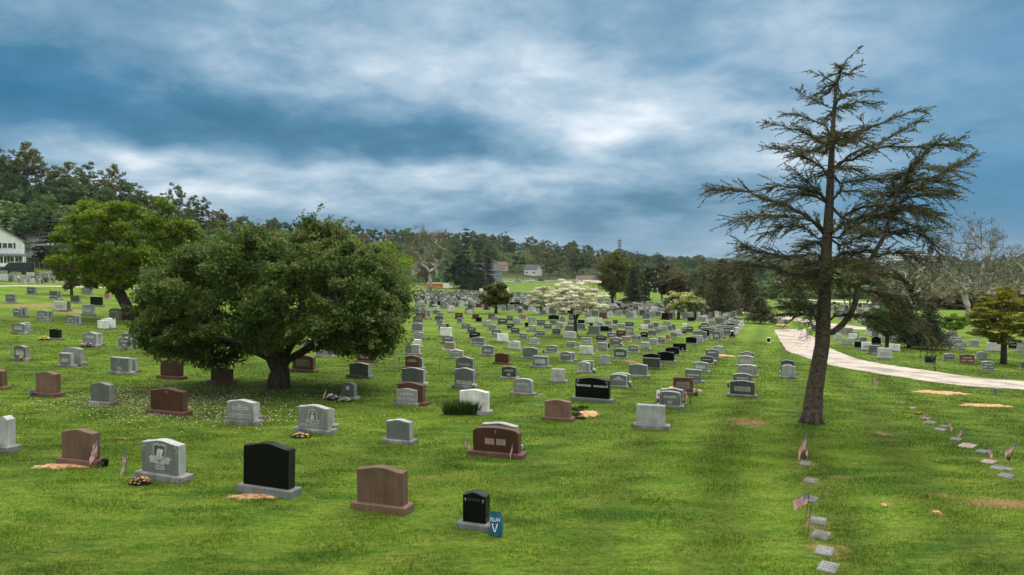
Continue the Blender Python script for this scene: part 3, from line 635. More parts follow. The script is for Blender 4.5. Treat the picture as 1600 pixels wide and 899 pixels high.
# --- middle distance: x0,x1,ytop,ybase,colour,shape,features
MID = '''6 23 460 474 g f n|40 53 449 461 d f n|49 56 449 461 l f -|75 90 455 468 d f 2|84 94 455 468 g f -|108 124 462 473.5 d f -|139 159 464 479 k f S|80 102 471 487 w f B|95 108 471 486 d f S|126 146 476 493.5 l f B
168 188 482 498 g c n|17 33 482 496 g s n|27 40 480 496 l f -|55 74 485 502 g s n2|69 79 487 501 g f -|99 118 493 508 g s n2|106 124 492 508 l s -|125 144 449 460.5 l a -|161 171 457 467 p a -
-8 11 428 440 w f R|8 22 429 439 l f B|28 34 431 438 w f -|30 47 430 440 l f R|47 58 431 437 g f -|32 40 423 429.5 r f -|16 27 425 431 l f -|53 62 424 431 l f -|62 76 426 436 l s -|40 52 426 432 w f -|-6 10 423 428 l f -|72 82 425 434 l s -
453 490 555 582 b a nB|542 576 567 591 g s -|491 519 540 559 l s N|555 585 548 567 r a B|578 602 533 549 l f n|517 541 530 543 l f N|600 620 520 534 l s n|545 560 520 530 g s -|470 488 530 545 g s -
630 655 556 577 b s nN|638 660 560 577 g f -|624 662 575 602 g s -|631 652 540 555 g f -|641 655 539 556 l f -|642 657 531 544 w f R|692 710 535 548 t f -|700 723 547 561 l s n|689 708 525 537 g s n|736 756 527 541 g s 2|751 771 540 556 g s B|775 793 522 535 w f R|792 812 533 547 w s B|811 823 521 531 g f n|815 840 543 561 g s -|826 840 528 539 g s R
852 871 540 552 g s N|884 899 534 544 g s n|891 901 535 543 g f -|907 924 528 538 l f B|904 926 541 555 w f R|933 949 536 547 l f B|943 952 537 546 k f -|952 971 528 541 g s an|930 947 524 534 o c n|948 962 520 528 g f B|962 977 517 526 r f n|970 984 526 535 t f B|987 1001 524 532 g s n|1000 1012 519 528.5 k s n|1013 1027 529 539 l s a|1000 1014 535 546 l f B|981 997 540 552 g c n|958 979 545 561 d a B|874 892 550 566 g s n|884 898 551 564 l f -|936 952 555 570 g s R|1025 1039 527 537 g s n|1040 1046 523 532 p m -|1012 1025 516 525 g s -|1022 1033 513 521 g s n|1047 1058 519 527 g s n|1055 1065 515 524 w s R|1062 1073 514 522 o a n|1082 1104 517 532 g s -|1080 1098 524 536 l a n|1095 1108 515 527 k s -|1094 1117 512 524 g s n
686 705 512 527 w f R|684 695 506 516 g s n|690 701 506 515 d f -|681 692 500 508 g s -|678 692 494 502 d s -|681 692 489 496 t f -|676 687 485 491 g s -|672 685 480 488 w s -|710 722 489 499 r f n|713 722 497 506 g f -|720 734 505 514 g s n|729 743 511 521 d s n|732 749 519 530 k s n|699 709 478 489 w f R|727 738 484 491 w a -|726 739 482 489 r s -|737 748 491 499 r s -|742 752 496 504 k f -|752 765 501 510 g s R|777 792 498 508 o f n|762 773 491 499 d f -|767 778 494 503 t s n|762 775 508 517 g s n|767 782 515 527 g f B|791 803 506 515 o f n|797 811 512 522 d s n|800 813 498 507 l s n|791 801 493 502 d s n|810 822 491 500 t f n|819 825 504 512 k s -|824 836 496 505 g f R|825 838 509 519 l s n|837 851 517 526 g s n|849 862 506 515 g f n|838 852 500 510 g f n|862 875 514 523 d f n|868 880 504 513 l s n|879 900 518 530 w c B|882 896 509 519 g s -|886 898 502 509 g s n|901 914 506 516 g a -|902 913 500 507 k f -|856 873 492 501 k m -|858 870 500 508 g s -|874 883 494 505 t m -|888 898 493 501 d f n|916 928 497 506 w f -|929 940 497 505 w f -|918 937 510 523 l f -|937 951 510 519 k f S|948 956 512 519 d f -|952 965 508 516 l f -|964 977 506 513 l s n|976 990 503 512 d s n|976 990 511 523 l f B|962 977 517 527 r f n|948 962 520 528 g f n|932 941 504 510 l s -|945 955 501 508 g s n|957 965 500 507 d f -|920 926 505 512 k f -|1000 1012 508 516 w f R|1011 1021 507 514 g f n|1005 1016 500 507 t f -|1019 1029 504 512 g s -|1030 1043 510 519 l s n|1041 1050 509 517 g s -|1048 1055 507 515 g a -|1035 1048 502 510 l s -|1066 1073 506 513 w f -|1072 1083 510 520 d a n|1074 1085 496 503 k f -|1091 1103 508 515 g s -|1101 1116 510 517 l s -|1120 1132 509 517 g s n|1126 1135 505 515 p s -|1132 1141 504 513 g s -|1140 1150 499 507 l s -|1146 1153 497 502 k f -|642 660 505 519 g s -|645 661 519 531 l s n|649 663 490 499 r f n|644 660 495 505 g s n|645 657 482 491 l s -|648 661 472 484 l f -|655 664 462 470 d f -
1303 1315 522 532 l f R|1310 1330 512 523 l s -|1316 1332 529 539 g f R|1326 1340 522 531 w f R|1343 1355 527 535 g s -|1335 1346 534 545 k f -|1346 1362 535 549 w f B|1357 1376 540 554 g f -|1362 1377 526 540 k m -|1371 1394 544 562 l f BR|1389 1407 538 550 w f R|1389 1401 518 535 k m -|1400 1416 526 534 l a -|1445 1463 557 569 k f R|1475 1493 553 564 g a n|1500 1524 554 570 b s n2|1526 1544 550 562 g s R|1534 1555 565 580 g s n2|1542 1562 536 550 w f n|1546 1561 529 537 k f -|1515 1530 532 542 g f R|1499 1512 534 543 g s R|1480 1493 531 540 l f B|1576 1590 536 546 k f n|1588 1604 536 546 k f -|1422 1437 533 542 d f -|1437 1460 529 541 r s -|1430 1447 522 529 w f -|1596 1618 566 578 d f -|1202 1208 496 505 k f -|1206 1212 499 506 d f -|1209 1216 497 505 w f -|1219 1225 498 506 w m -|1224 1231 500 507 g f -|1268 1275 508 516 d f -|1308 1322 508 514 w m -'''
occ = []
for line in MID.replace('\n', '|').split('|'):
    a = line.split(); GS(float(a[0]), float(a[1]), float(a[2]), float(a[3]), a[4], a[5], a[6].replace('-', ''))
for s in STONES: occ.append((s[0].location.x, s[0].location.y))
occ = np.array(occ)

# --- rest of the field on its planting grid, nearest ones as things, the far ones as one mass
def simple_stone(mb, x, y, w, h, yaw, k, shape=True):
    z = hz(x, y); c, s = math.cos(yaw), math.sin(yaw)
    def T(p): return (x + p[0] * c - p[1] * s, y + p[0] * s + p[1] * c, z + p[2])
    t = .2; a = w / 2
    pr = [(-a, -.3), (a, -.3), (a, h * .9), (a * .4, h), (-a * .4, h), (-a, h * .9)] if shape else [(-a, -.3), (a, -.3), (a, h), (-a, h)]
    n = len(pr); vs = [T((u, -t / 2, v)) for u, v in pr] + [T((u, t / 2, v)) for u, v in pr]
    mb.add(vs, [tuple(range(n))], 2 * k); mb.add(vs, [tuple(range(n, 2 * n))[::-1]] + [(i, i + n, (i + 1) % n + n, (i + 1) % n) for i in range(n)], 2 * k + 1)
    bw, bt = a + .14, .2; vs = [T((u, v, q)) for q in (-.3, .12) for u, v in ((-bw, -bt), (bw, -bt), (bw, bt), (-bw, bt))]
    mb.add(vs, [(4, 5, 6, 7), (0, 1, 5, 4), (1, 2, 6, 5), (2, 3, 7, 6), (3, 0, 4, 7)], 2 * k + 1)
cols_ = 'glglwlgdlwtbkglwlr'; far_mb = MB(); cand = []
fieldpoly = [(650, 456), (700, 454.5), (760, 457), (812, 459), (850, 464), (925, 470), (1060, 478), (1100, 476), (1160, 478), (1166, 494), (1150, 520), (1112, 545), (1090, 500), (1000, 500), (905, 497), (700, 480), (640, 520)]
leftpoly = [(-60, 424), (85, 422), (260, 440), (260, 447), (-60, 441)]
rightpoly = [(1290, 516), (1345, 517), (1400, 522), (1600, 520), (1680, 520), (1680, 548), (1600, 552), (1480, 546), (1420, 545), (1330, 540)]
farright = [(1210, 466), (1260, 472), (1330, 476), (1420, 480), (1420, 505), (1330, 505), (1262, 498), (1215, 484)]
for i in range(-60, 200):
    for j in range(2, 110):
        u = i * 2.35 + random.uniform(-.25, .25); v = j * 4.4 + random.uniform(-.3, .3)
        if j * 4.4 > 430: continue
        for back in (0, 1):
            if random.random() < (.14 if back == 0 else .45): continue
            q = UV_U * u + UV_V * (v + back * .85)
            if q[1] < 60: continue
            px, py = to_px((q[0], q[1], hz(*q)))
            reg = inpoly(np.array(px), np.array(py), fieldpoly); lf = inpoly(np.array(px), np.array(py), leftpoly)
            rt = inpoly(np.array(px), np.array(py), rightpoly) or inpoly(np.array(px), np.array(py), farright)
            if not (reg or lf or rt): continue
            if rt and random.random() < .6: continue
            if np.min(np.hypot(occ[:, 0] - q[0], occ[:, 1] - q[1])) < 1.3: continue
            cand.append((q[1], q[0], px, py))
cand.sort(); n_ind = max(0, 300 - len(STONES))
for n, (y, x, px, py) in enumerate(cand):
    k = random.randrange(len(cols_)); c = cols_[k]; w = random.choice((.65, .8, .95, 1.0)); h = random.uniform(.62, .95)
    if n < n_ind:
        s = F / y; shp = random.choice('ssfa'); GS(px - w * s / 2, px + w * s / 2, py - (h + .1) * s, py, c, shp, random.choice(('', 'n', 'B')))
    else: simple_stone(far_mb, x, y, w, h, -PSI + random.uniform(-.05, .05), list(STONE).index(c), random.random() < .6)
fm = [];
for k in STONE: fm += [M['s' + k], M['e' + k]]
tag(far_mb.build('distant_gravestones', fm), 'mass of tiny distant gravestones filling the far end of the cemetery', 'gravestones', kind='stuff')
print('STONES', len(STONES), 'cand', len(cand))
LM = [('the white-blossomed tree', 898, 520), ('the small rounded field tree', 778, 488), ('the bare purple shrub', 678, 476), ('the crabapple trunk', 430, 608), ('the large conifer trunk', 1268, 640),
      ('the yellow-green maple trunk', 190, 490), ('the far-left picture edge pair', 0, 440), ('the cream-flower black stone', 83, 530), ('the wide black two-bar stone', 924, 620), ('the black cluster', 1040, 560),
      ('the yellowish blossom tree pair', 1070, 498), ('the golden tree at right', 1568, 560), ('the roadside leafy tree', 1385, 540), ('the road bend', 1212, 512), ('the plain red-brown stone', 782, 568), ('the dark olive stone', 1017, 575),
      ('the white pillar markers', 1152, 515), ('the maple-side black stone', 149, 478), ('the six-panel grey stone', 700, 545), ('the red stone past the dogwood', 969, 525), ('the square of white stones', 784, 530)]
LM = [l for l in LM if l[0] not in ('the far-left picture edge pair', 'the square of white stones')]
rank_labels([(s[0], s[1], s[2], s[3]) for s in STONES if not s[4]], LM, 'gravestone')
for s in STONES:
    if s[4]: s[0]['label'] = s[4]

# --- carved details of the foreground stones
def text_mesh(txt, size, ext, m, name, parent, loc, sx=1.0, font_spacing=1.0, outline=False):
    cu = bpy.data.curves.new(name, 'FONT'); cu.body = txt; cu.size = size; cu.extrude = ext; cu.align_x = 'CENTER'; cu.align_y = 'CENTER'; cu.space_character = font_spacing; cu.resolution_u = 3
    to = bpy.data.objects.new(name, cu); COL.objects.link(to); dg = bpy.context.evaluated_depsgraph_get(); dg.update()
    me = bpy.data.meshes.new_from_object(to.evaluated_get(dg)); COL.objects.unlink(to); bpy.data.objects.remove(to)
    me.transform(Matrix.Translation(loc) @ Matrix.Rotation(math.pi / 2, 4, 'X') @ Matrix.Diagonal((sx, 1, 1, 1)))
    me.materials.clear(); me.materials.append(m); return link_mesh(name, me, parent)
root, w, h, bh, t, fy = shield
q = MB(); a = .19; cz = bh + h * .60
sh = [(-a, cz + .20), (-a, cz + .02), (-a * .75, cz - .10), (0, cz - .22), (a * .75, cz - .10), (a, cz + .02), (a, cz + .20), (a * .5, cz + .235), (0, cz + .21), (-a * .5, cz + .235)]
q.prism(sh, fy - .012, fy + .004); shd = q.build('shield', M['panel'], root)
q = MB(); q.prism([(x * .86, cz + (z - cz) * .86) for x, z in sh], fy - .0135, fy - .006); q.build('shield_field', M['sd'], shd)
q = MB()
for sx in (-.05, .04):
    q.prism([(sx - .03, cz - .08), (sx + .04, cz - .06), (sx + .09, cz + .08), (sx + .05, cz + .12), (sx - .01, cz + .10)], fy - .022 - (sx > 0) * .003, fy - .006)
q.prism([(-.12, cz - .09), (.0, cz - .15), (.12, cz - .09), (.10, cz - .04), (-.10, cz - .04)], fy - .019, fy - .006); q.build('relief', M['el'], shd)
q = MB(); q.box((0, fy - .004, bh + h * .37), (w * .52, .018, h * .12)); q.build('panel', M['panel'], root)
q = MB(); q.prism([(-w * .32, bh + h * .43), (w * .32, bh + h * .43), (w * .24, bh + h * .52), (-w * .24, bh + h * .52)], fy - .0035, fy + .004); q.build('leaf_carving', M['el'], root)
# LAWN stone
ro = LAWN; lt_ = [c for c in ro.children if c.name.startswith('tablet')][0]; bb = lt_.bound_box; w = bb[6][0] - bb[0][0]; z0 = bb[0][2]; h = max(v[2] for v in bb) - z0; fy = min(v[1] for v in bb)
q = MB(); q.prism([(.155 * math.cos(a), z0 + h * .56 + (.30 * h * math.sin(a) if math.sin(a) > 0 else 0)) for a in np.linspace(0, math.pi, 13)] + [(-.155, z0 + h * .34), (.155, z0 + h * .34)], fy - .006, fy + .004)
ar = q.build('arch_carving', M['panel'], ro)
q = MB(); q.prism([(.12 * math.cos(a), z0 + h * .56 + (.24 * h * math.sin(a))) for a in np.linspace(0, math.pi, 13)] + [(-.12, z0 + h * .38), (.12, z0 + h * .38)], fy - .009, fy - .003); q.build('arch_field', M['sg'], ar)
q = MB(); q.sphere((0, fy - .012, z0 + h * .68), (.035, .012, .045)); q.prism([(-.07, z0 + h * .40), (.07, z0 + h * .40), (.05, z0 + h * .60), (-.05, z0 + h * .60)], fy - .018, fy - .006); q.build('figure_relief', M['el'], ar)
q = MB(); q.box((0, fy - .006, z0 + h * .30), (w * .44, .02, h * .15)); pn = q.build('name_panel', M['panel'], ro)
text_mesh('LAWN', .125, .003, M['letter'], 'lettering', pn, (0, fy - .018, z0 + h * .30), 1.1, 1.15)
for cxx in (-.30, .02):
    q = MB(); q.box((cxx * w, fy - .002, z0 + h * .13), (w * .27, .012, h * .13)); pn2 = q.build('panel', M['panel'], ro)
    q = MB()
    for r in (0, 1):
        xx = cxx * w - .1
        while xx < cxx * w + .08: lw = random.uniform(.015, .035); q.box((xx + lw / 2, fy - .0085, z0 + h * (.105 + .05 * r)), (lw, .003, .014)); xx += lw + .014
    q.build('lettering', M['letter'], pn2)
# big red stone plaques and pebbles left on the base
root, w, h, bh, t, fy = bigred
for cxx in (-.13, .12):
    q = MB(); q.box((cxx * w, fy - .002, bh + h * .42), (w * .20, .012, h * .24)); pn2 = q.build('panel', M['panel_brown'], root)
    q = MB()
    for r in range(4):
        xx = cxx * w - .085
        while xx < cxx * w + .06: lw = random.uniform(.015, .035); q.box((xx + lw / 2, fy - .0085, bh + h * (.335 + .055 * r)), (lw, .003, .013)); xx += lw + .014
    q.build('lettering', M['letter'], pn2)
# small faint lettering on narrow black stone
root, w, h, bh, t, fy = villa
q = MB(); cross_mb(q, -w * .38, bh + h * .74, .07, fy); cross_mb(q, w * .38, bh + h * .74, .07, fy)
q.build('cross_carving', M['panel'], root)
q = MB(); xx = -w * .27
while xx < w * .25: lw = random.uniform(.02, .03); q.box((xx + lw / 2, fy, bh + h * .76), (lw * .5, .004, .05)); xx += lw + .012
q.build('lettering', M['sd'], root)

# ------------------------------------------------------------------ blue banner
p = hit(774, 838); ban = empty('garden_banner', p, R(-14)); tag(ban, 'blue garden banner with white lettering and a big V standing beside small black gravestone', 'banner')
q = MB(); nx, nzz = 10, 12; bw, bhh = .235, .42; vs = []
def bsurf(u, v): return ((u - .5) * bw * (1 - .1 * v) + .012 * math.sin(v * 4), -.03 * math.sin(u * math.pi) + .008 * math.sin(u * 9 + v * 5), .015 + v * bhh)
for i in range(nx + 1):
    for j in range(nzz + 1): vs.append(bsurf(i / nx, j / nzz))
k = nzz + 1; q.add(vs, [(i * k + j, (i + 1) * k + j, (i + 1) * k + j + 1, i * k + j + 1) for i in range(nx) for j in range(nzz)], 0, True)
vs2 = [(x, y + .05 + .02 * math.sin(9 * x), z - .004) for x, y, z in vs]; q.add(vs2, [(i * k + j, i * k + j + 1, (i + 1) * k + j + 1, (i + 1) * k + j) for i in range(nx) for j in range(nzz)], 0, True)
for i in (0, nx): q.add([vs[i * k + j] for j in range(k)] + [vs2[i * k + j] for j in range(k)], [(j, j + 1, k + j + 1, k + j) for j in range(nzz)])
q.build('cloth', M['banner'], ban)
text_mesh('VILLAN', .105, .002, M['white'], 'lettering', ban, (0.002, -.045, .315), .62, .9)
q = MB(); zt = .24; zb = .10
for s_ in (-1, 1):
    q.prism([(s_ * .006 - .009, zb), (s_ * .006 + .009, zb), (s_ * .050 + .010, zt), (s_ * .050 - .010, zt)], -.047 - .0008 * s_, -.043)
q.box((-.036, -.0465, zt), (.04, .004, .009)); q.box((.036, -.0465, zt), (.04, .004, .009)); q.box((0, -.0462, zb), (.035, .004, .009))
q.build('emblem', M['white'], ban)
q = MB(); q.tube([(-.13, .02, -.1), (-.125, .02, .44)], .005, 6); q.tube([(-.125, .02, .44), (.12, .02, .445)], .005, 6); q.build('pole', M['stick'], ban)

# ------------------------------------------------------------------ flags
def flag_mesh(var):
    """small US flag on a stick; staff tip leans, cloth droops by var"""
    lean, droop, hgt, fly = var; r_ = random.Random(int(lean * 100 + droop * 10))
    nx, nz = 24, 13; Lx, Lz = .40, .26; droop = droop * .86
    tip = np.array([math.sin(lean) * hgt, 0, math.cos(lean) * hgt]); ax = -np.array([math.sin(lean), 0, math.cos(lean)])
    fd = np.array([math.cos(droop) * fly, .25 * math.sin(droop * 3), -math.sin(droop)]); fd /= np.linalg.norm(fd)
    vs = []
    for i in range(nx + 1):
        for j in range(nz + 1):
            u, v = i / nx, j / nz
            pt = tip + ax * (.02 + v * Lz) + fd * u * Lx * (1 - .15 * v) + np.array([-.02 * u * u * fly, .035 * math.sin(u * 9 + v * 2.5) * (u ** .6), -.05 * u * u])
            vs.append(pt)
    fs = []; ms = []; k = nz + 1
    for i in range(nx):
        for j in range(nz):
            fs.append((i * k + j, (i + 1) * k + j, (i + 1) * k + j + 1, i * k + j + 1))
            if i < 10 and j < 7: ms.append(2 if not ((i % 2 == 1) and (j % 2 == 1)) else 1)
            else: ms.append(0 if j % 2 == 0 else 1)
    mb = MB()
    mb.add(vs, fs, 0, True); mb.m = ms
    return mb.mesh('flag_cloth', [M['red'], M['flagwhite'], M['blue']])
FV = {}
def flag(px, py, hpx, lean, droop, fly, label, heart=False):
    p = hit(px, py); s = F / p[1]; key = (round(lean, 2), round(droop, 2), fly)
    r = empty('small_flag', p, R(random.uniform(-25, 25))); tag(r, label, 'flag', 'small stick flags beside the graves')
    hm = .62
    if key not in FV:
        q = MB(); q.tube([(0, 0, -.05), (math.sin(lean) * hm, 0, math.cos(lean) * hm)], .006, 6); q.sphere((math.sin(lean) * hm, 0, math.cos(lean) * hm), .012, seg=6)
        FV[key] = (q.mesh('stick', M['stick']), flag_mesh((lean, droop, hm, fly)))
    link_mesh('stick', FV[key][0], r); link_mesh('cloth', FV[key][1], r)
    k = 1.15 * hpx / s / (hm * max(.5, math.cos(lean))); r.scale = (k, k, k)
    if heart:
        q = MB(); q.prism([(.055 * math.cos(a), .1 + .055 * math.sin(a)) for a in np.linspace(0, 2 * math.pi, 13)[:-1]], -.006, .006); q.build('medallion', M['stick'], r)
    return r
for a in [(152, 733, 46, .05, 1.0, -1, 'larger flag leaning at right end of the brown foreground gravestone'), (159, 731, 34, -.2, 1.1, -1, 'smaller drooping flag beside black urn at right end of brown gravestone', True), (197, 744, 40, .05, 1.45, -1, 'flag hanging limp on stick left of the shield-carved gravestone'),
          (14, 702, 34, -.05, 1.2, 1, 'flag by the light grey gravestone at the left picture edge'), (502, 674, 38, -.02, 1.35, -1, 'flag standing before the LAWN gravestone'), (508, 626, 18, .1, 1.3, -1, 'flag beside purple flowers by small dark arched gravestone'), (727, 706, 20, -.1, .95, 1, 'flag at left end of the large red-brown gravestone'),
          (801, 718, 24, .0, 1.4, -1, 'flag in front of the right end of large red-brown gravestone'), (742, 608, 20, .1, 1.1, -1, 'flag at right end of the six-panel grey gravestone'), (623, 576, 17, .15, 1.2, -1, 'flag on grass left of the brown and grey gravestone pair'), (686, 579, 16, .15, 1.2, -1, 'flag alone on grass left of tall grey gravestone'),
          (994, 655, 24, .35, 1.1, -1, 'flag at left edge of the plain grey square gravestone'), (1069, 625, 18, .0, 1.3, 1, 'flag between grey gravestones and brown panelled one'), (1183, 590, 12, -.02, 1.3, 1, 'tiny flag at right end of light grey gravestone by conifer'), (1256, 722, 44, .12, 1.25, -1, 'taller flag of the pair by the topmost flat marker', True),
          (1253, 714, 26, .1, 1.4, 1, 'lower dark flag of the pair by the topmost flat marker', True), (1258, 811, 38, .15, .55, -1, 'flag blowing leftwards by the flat markers at lower right'), (1262, 835, 38, .12, 1.35, -1, 'limp flag at left end of a flat marker at lower right'), (1364, 601, 15, 0, 1.3, 1, 'left one of two flags below the road'),
          (1373, 608, 16, 0, 1.3, -1, 'right one of two flags below the road'), (1446, 659, 16, .0, 1.3, 1, 'flag beside yellow flowers on a flat marker'), (1480, 675, 18, .1, 1.2, 1, 'flag second from the top in the right-hand marker row'), (1502, 690, 22, .1, 1.2, -1, 'flag middle of the right-hand marker row'),
          (1541, 718, 20, .1, 1.1, 1, 'flag near the lower end of the right-hand marker row'), (1576, 722, 28, .35, .9, -1, 'leaning flag with dark medallion at right picture edge', True), (770, 553, 14, .0, 1.2, -1, 'tiny flag at the right end of a grey mid-field gravestone'), (1037, 552, 10, 0, 1.3, -1, 'tiny flag left of the black cluster'),
          (17, 555, 18, .1, 1.3, -1, 'dark flag at the left end of a grey gravestone at left edge'), (757, 538, 10, 0, 1.2, 1, 'tiny pale flag right of a grey two-panel mid-field stone'), (811, 545, 9, 0, 1.3, 1, 'tiny flag right of a white curved mid-field gravestone'), (927, 552, 9, .4, .9, 1, 'tiny leaning flag right of a white flat-topped stone')]: flag(*a)
# white flag with red cross-like mark, by the grey stone
p = hit(1025, 636); r = empty('white_garden_flag', p, R(-15)); tag(r, 'small white garden flag with a red mark by the grey clipped stone', 'flag')
q = MB(); q.tube([(0, 0, -.05), (0, 0, .62)], .006, 6); q.build('pole', M['stick'], r)
q = MB(); vs = []
for i in range(5):
    for j in range(5): vs.append((.01 + i * .032, .012 * math.sin(i * 1.6 + j * .4), .60 - j * .075 + i * .01))
q.add(vs, [(i * 5 + j, i * 5 + j + 1, i * 5 + j + 6, i * 5 + j + 5) for i in range(4) for j in range(4)], 0, True); q.build('cloth', M['white'], r)
q = MB(); q.prism([(.05, .40), (.08, .37), (.11, .41), (.10, .50), (.07, .52)], -.016, -.013); q.build('red_mark', M['redf'], r)
# shepherd hook before a grey stone
p = hit(1079, 634); r = empty('shepherd_hook', p, 0); tag(r, 'thin dark shepherd hook standing right of the white-flag gravestone', 'hook')
q = MB(); q.tube([(0, 0, -.1), (0, 0, 1.0)], .011, 6); q.build('pole', M['stick'], r)
q = MB(); q.tube([(0, 0, 1.0)] + [(-.09 + .09 * math.cos(a), 0, 1.0 + .10 * math.sin(a)) for a in np.linspace(0.2, math.pi, 8)] + [(-.18, 0, .93)], .010, 6); q.build('hook', M['stick'], r)
p = hit(1069, 636); q = MB(); q.tube([(0, 0, -.05), (0, 0, .14)], .006, 5); q.prism([(0, .12), (.05, .17), (.06, .21), (.03, .23), (0, .205), (-.03, .23), (-.06, .21), (-.05, .17)], -.008, .008)
o = q.build('heart_stake', M['stick']); o.location = p; tag(o, 'small black heart on a stake right of the corner-carved grey gravestone', 'ornament')

# ------------------------------------------------------------------ flowers, urns
def flowers(px, py, wpx, hpx, cols, label, n=34, leaves=True, name='flower_bunch'):
    p = hit(px, py); s = F / p[1]; a, hh = wpx / s / 2, hpx / s
    r = empty(name, p); tag(r, label, 'flowers', None)
    N = n; q = MB()
    for i in range(N):
        an = random.uniform(0, 2 * math.pi); rr = a * math.sqrt(random.random()); z = hh * (.35 + .6 * (1 - (rr / a) ** 2)) * random.uniform(.75, 1.05); c = random.randrange(len(cols))
        pr = max(.018, hh * .13) * random.uniform(.7, 1.3); cx, cy = rr * math.cos(an), rr * math.sin(an) * .55
        for k in range(5):
            w = k * 1.2566 + i; q.sphere((cx + pr * .7 * math.cos(w), cy + pr * .7 * math.sin(w), z), (pr * .55, pr * .55, pr * .4), c, 5)
        q.sphere((cx, cy, z + pr * .2), pr * .45, c, 5)
    q.build('petals', [M[c] for c in cols], r)
    V = []; 
    for i in range(N * 5):
        an = random.uniform(0, 2 * math.pi); rr = a * 1.05 * math.sqrt(random.random()); l = hh * random.uniform(.3, .8); x, y = rr * math.cos(an), rr * math.sin(an) * .55; w = random.uniform(0, 6)
        V += [(x - .012 * math.cos(w), y - .012 * math.sin(w), 0), (x + .012 * math.cos(w), y + .012 * math.sin(w), 0), (x + l * .4 * math.cos(w * 2), y + l * .4 * math.sin(w * 2), l)]
    me = np_mesh('leaves', np.array(V), 3, np.arange(len(V)), M['L_shrub'], attrs={'tint': ('FACE', rng.random(len(V) // 3))}); link_mesh('leaves', me, r)
    return r
flowers(219, 757, 34, 14, ['yellow', 'pinkf', 'purple', 'yellow'], 'yellow and pink flower bunch on grass before the shield-carved gravestone', 44)
flowers(470, 684, 28, 9, ['yellow', 'whitef', 'pinkf', 'yellow'], 'yellow and pink wreath lying before the LAWN gravestone', 40)
flowers(285, 739, 14, 10, ['whitef', 'purple', 'yellow'], 'small pale flowers at the right end of the shield-carved gravestone', 14)
flowers(519, 626, 20, 12, ['purple', 'whitef'], 'purple flowers left of the small dark arched gravestone', 26)
flowers(539, 628, 22, 8, ['whitef'], 'row of white flowers at the foot of the small dark arched gravestone', 24)
flowers(150, 716, 9, 12, ['yellow', 'whitef', 'whitef'], 'small yellow and white posy between flags by the brown gravestone', 12)
flowers(70, 532, 17, 8, ['whitef', 'yellow', 'whitef'], 'cream flowers on grass left of a black gravestone', 26)
flowers(136, 543, 20, 9, ['pinkf', 'purple', 'whitef'], 'bed of pink flowers around a light grey gravestone at left', 26)
flowers(22, 523, 10, 4, ['redf'], 'red flowers at the foot of a grey stone at far left', 10)
flowers(165, 518, 4, 4, ['yellow'], 'single yellow flower between the white pair of stones', 4)
flowers(334, 568, 8, 5, ['purple'], 'purple flowers glimpsed under the crabapple leaves', 8)
flowers(1435, 648, 14, 5, ['yellow', 'yellow', 'orangef'], 'yellow flowers, left bunch in the right-hand marker row', 14)
flowers(1446, 652, 10, 5, ['yellow', 'orangef'], 'orange-yellow flowers beside a flag in the right-hand marker row', 10)
flowers(1484, 555, 9, 6, ['redf', 'orangef'], 'red and orange flowers on a grey gravestone beyond the road', 10)
flowers(1144, 529, 14, 4, ['whitef', 'pinkf', 'redf'], 'flowers around the dark post near the field edge', 12)
flowers(1491, 601, 4, 3, ['yellow'], 'yellow spot of flowers left below the road', 4)
flowers(1512, 606, 7, 3, ['whitef', 'yellow'], 'white and yellow flowers lying below the road', 6)
flowers(1534, 608, 3, 3, ['yellow'], 'single yellow flower below the road at right', 3)
flowers(692, 537, 8, 5, ['purple', 'pinkf'], 'purple flowers before a grey stone right of the crabapple', 8)
flowers(1109, 532, 5, 4, ['redf', 'orangef'], 'red flowers between dark stones by the field edge', 5)
p = hit(164, 729); q = MB(); q.tube([(0, 0, -.02), (0, 0, .05), (0, 0, .13), (0, 0, .18)], [.06, .07, .085, .075], 10); q.tube([(0, 0, .175), (0, 0, .19)], [.09, .085], 10); o = q.build('urn', M['sk']); o.location = p; tag(o, 'round black urn beside flags at the brown foreground gravestone', 'urn')
p = hit(1556, 618); q = MB(); q.tube([(0, 0, -.02), (0, 0, .04), (0, 0, .14), (0, 0, .2)], [.12, .12, .05, .09], 10); q.sphere((0, 0, .27), .09, 0, 8); o = q.build('stone_urn', M['basegrey']); o.location = p; tag(o, 'small grey stone urn on grass below the road at right', 'urn')
p = hit(60, 619); q = MB(); q.sphere((0, 0, .06), (.10, .06, .06), 0, 8, .1); o = q.build('pebble', M['sd']); o.location = p; o.location.z += .02; tag(o, 'dark rounded stone on base of plain brown gravestone at left', 'stone')
VS = []
rs = random.Random(4); mids = [s_ for s_ in STONES if 26 < s_[0].location.y < 85]; rs.shuffle(mids); CO = (('redf', 'red'), ('yellow', 'yellow'), ('pinkf', 'pink'), ('whitef', 'white'), ('purple', 'purple'))
for s_ in mids[:34]:
    o_ = s_[0]; off = rs.choice((-1, 1)) * rs.uniform(.35, .6); yw = o_.rotation_euler[2]; x, y = o_.location.x + off * math.cos(yw) + .3 * math.sin(yw), o_.location.y + off * math.sin(yw) - .3 * math.cos(yw); c_, cn = rs.choice(CO)
    r = empty('flower_vase', (x, y, hz(x, y))); tag(r, None, 'vase', 'flower vases at the mid-field graves'); q = MB(); q.tube([(0, 0, -.02), (0, 0, .1), (0, 0, .17)], [.04, .05, .065], 7); q.build('vase', M['sd'], r)
    q = MB()
    for k in range(9): a_ = k * 2.4; q.sphere((.028 * math.sqrt(k) * math.cos(a_), .028 * math.sqrt(k) * math.sin(a_), .25 - .006 * k + .02 * rs.random()), .03, k % 2, 5)
    q.build('petals', [M[c_], M['L_shrub'] if k % 3 == 0 else M[c_]], r); VS.append((r, *to_px((x, y, hz(x, y))), cn))
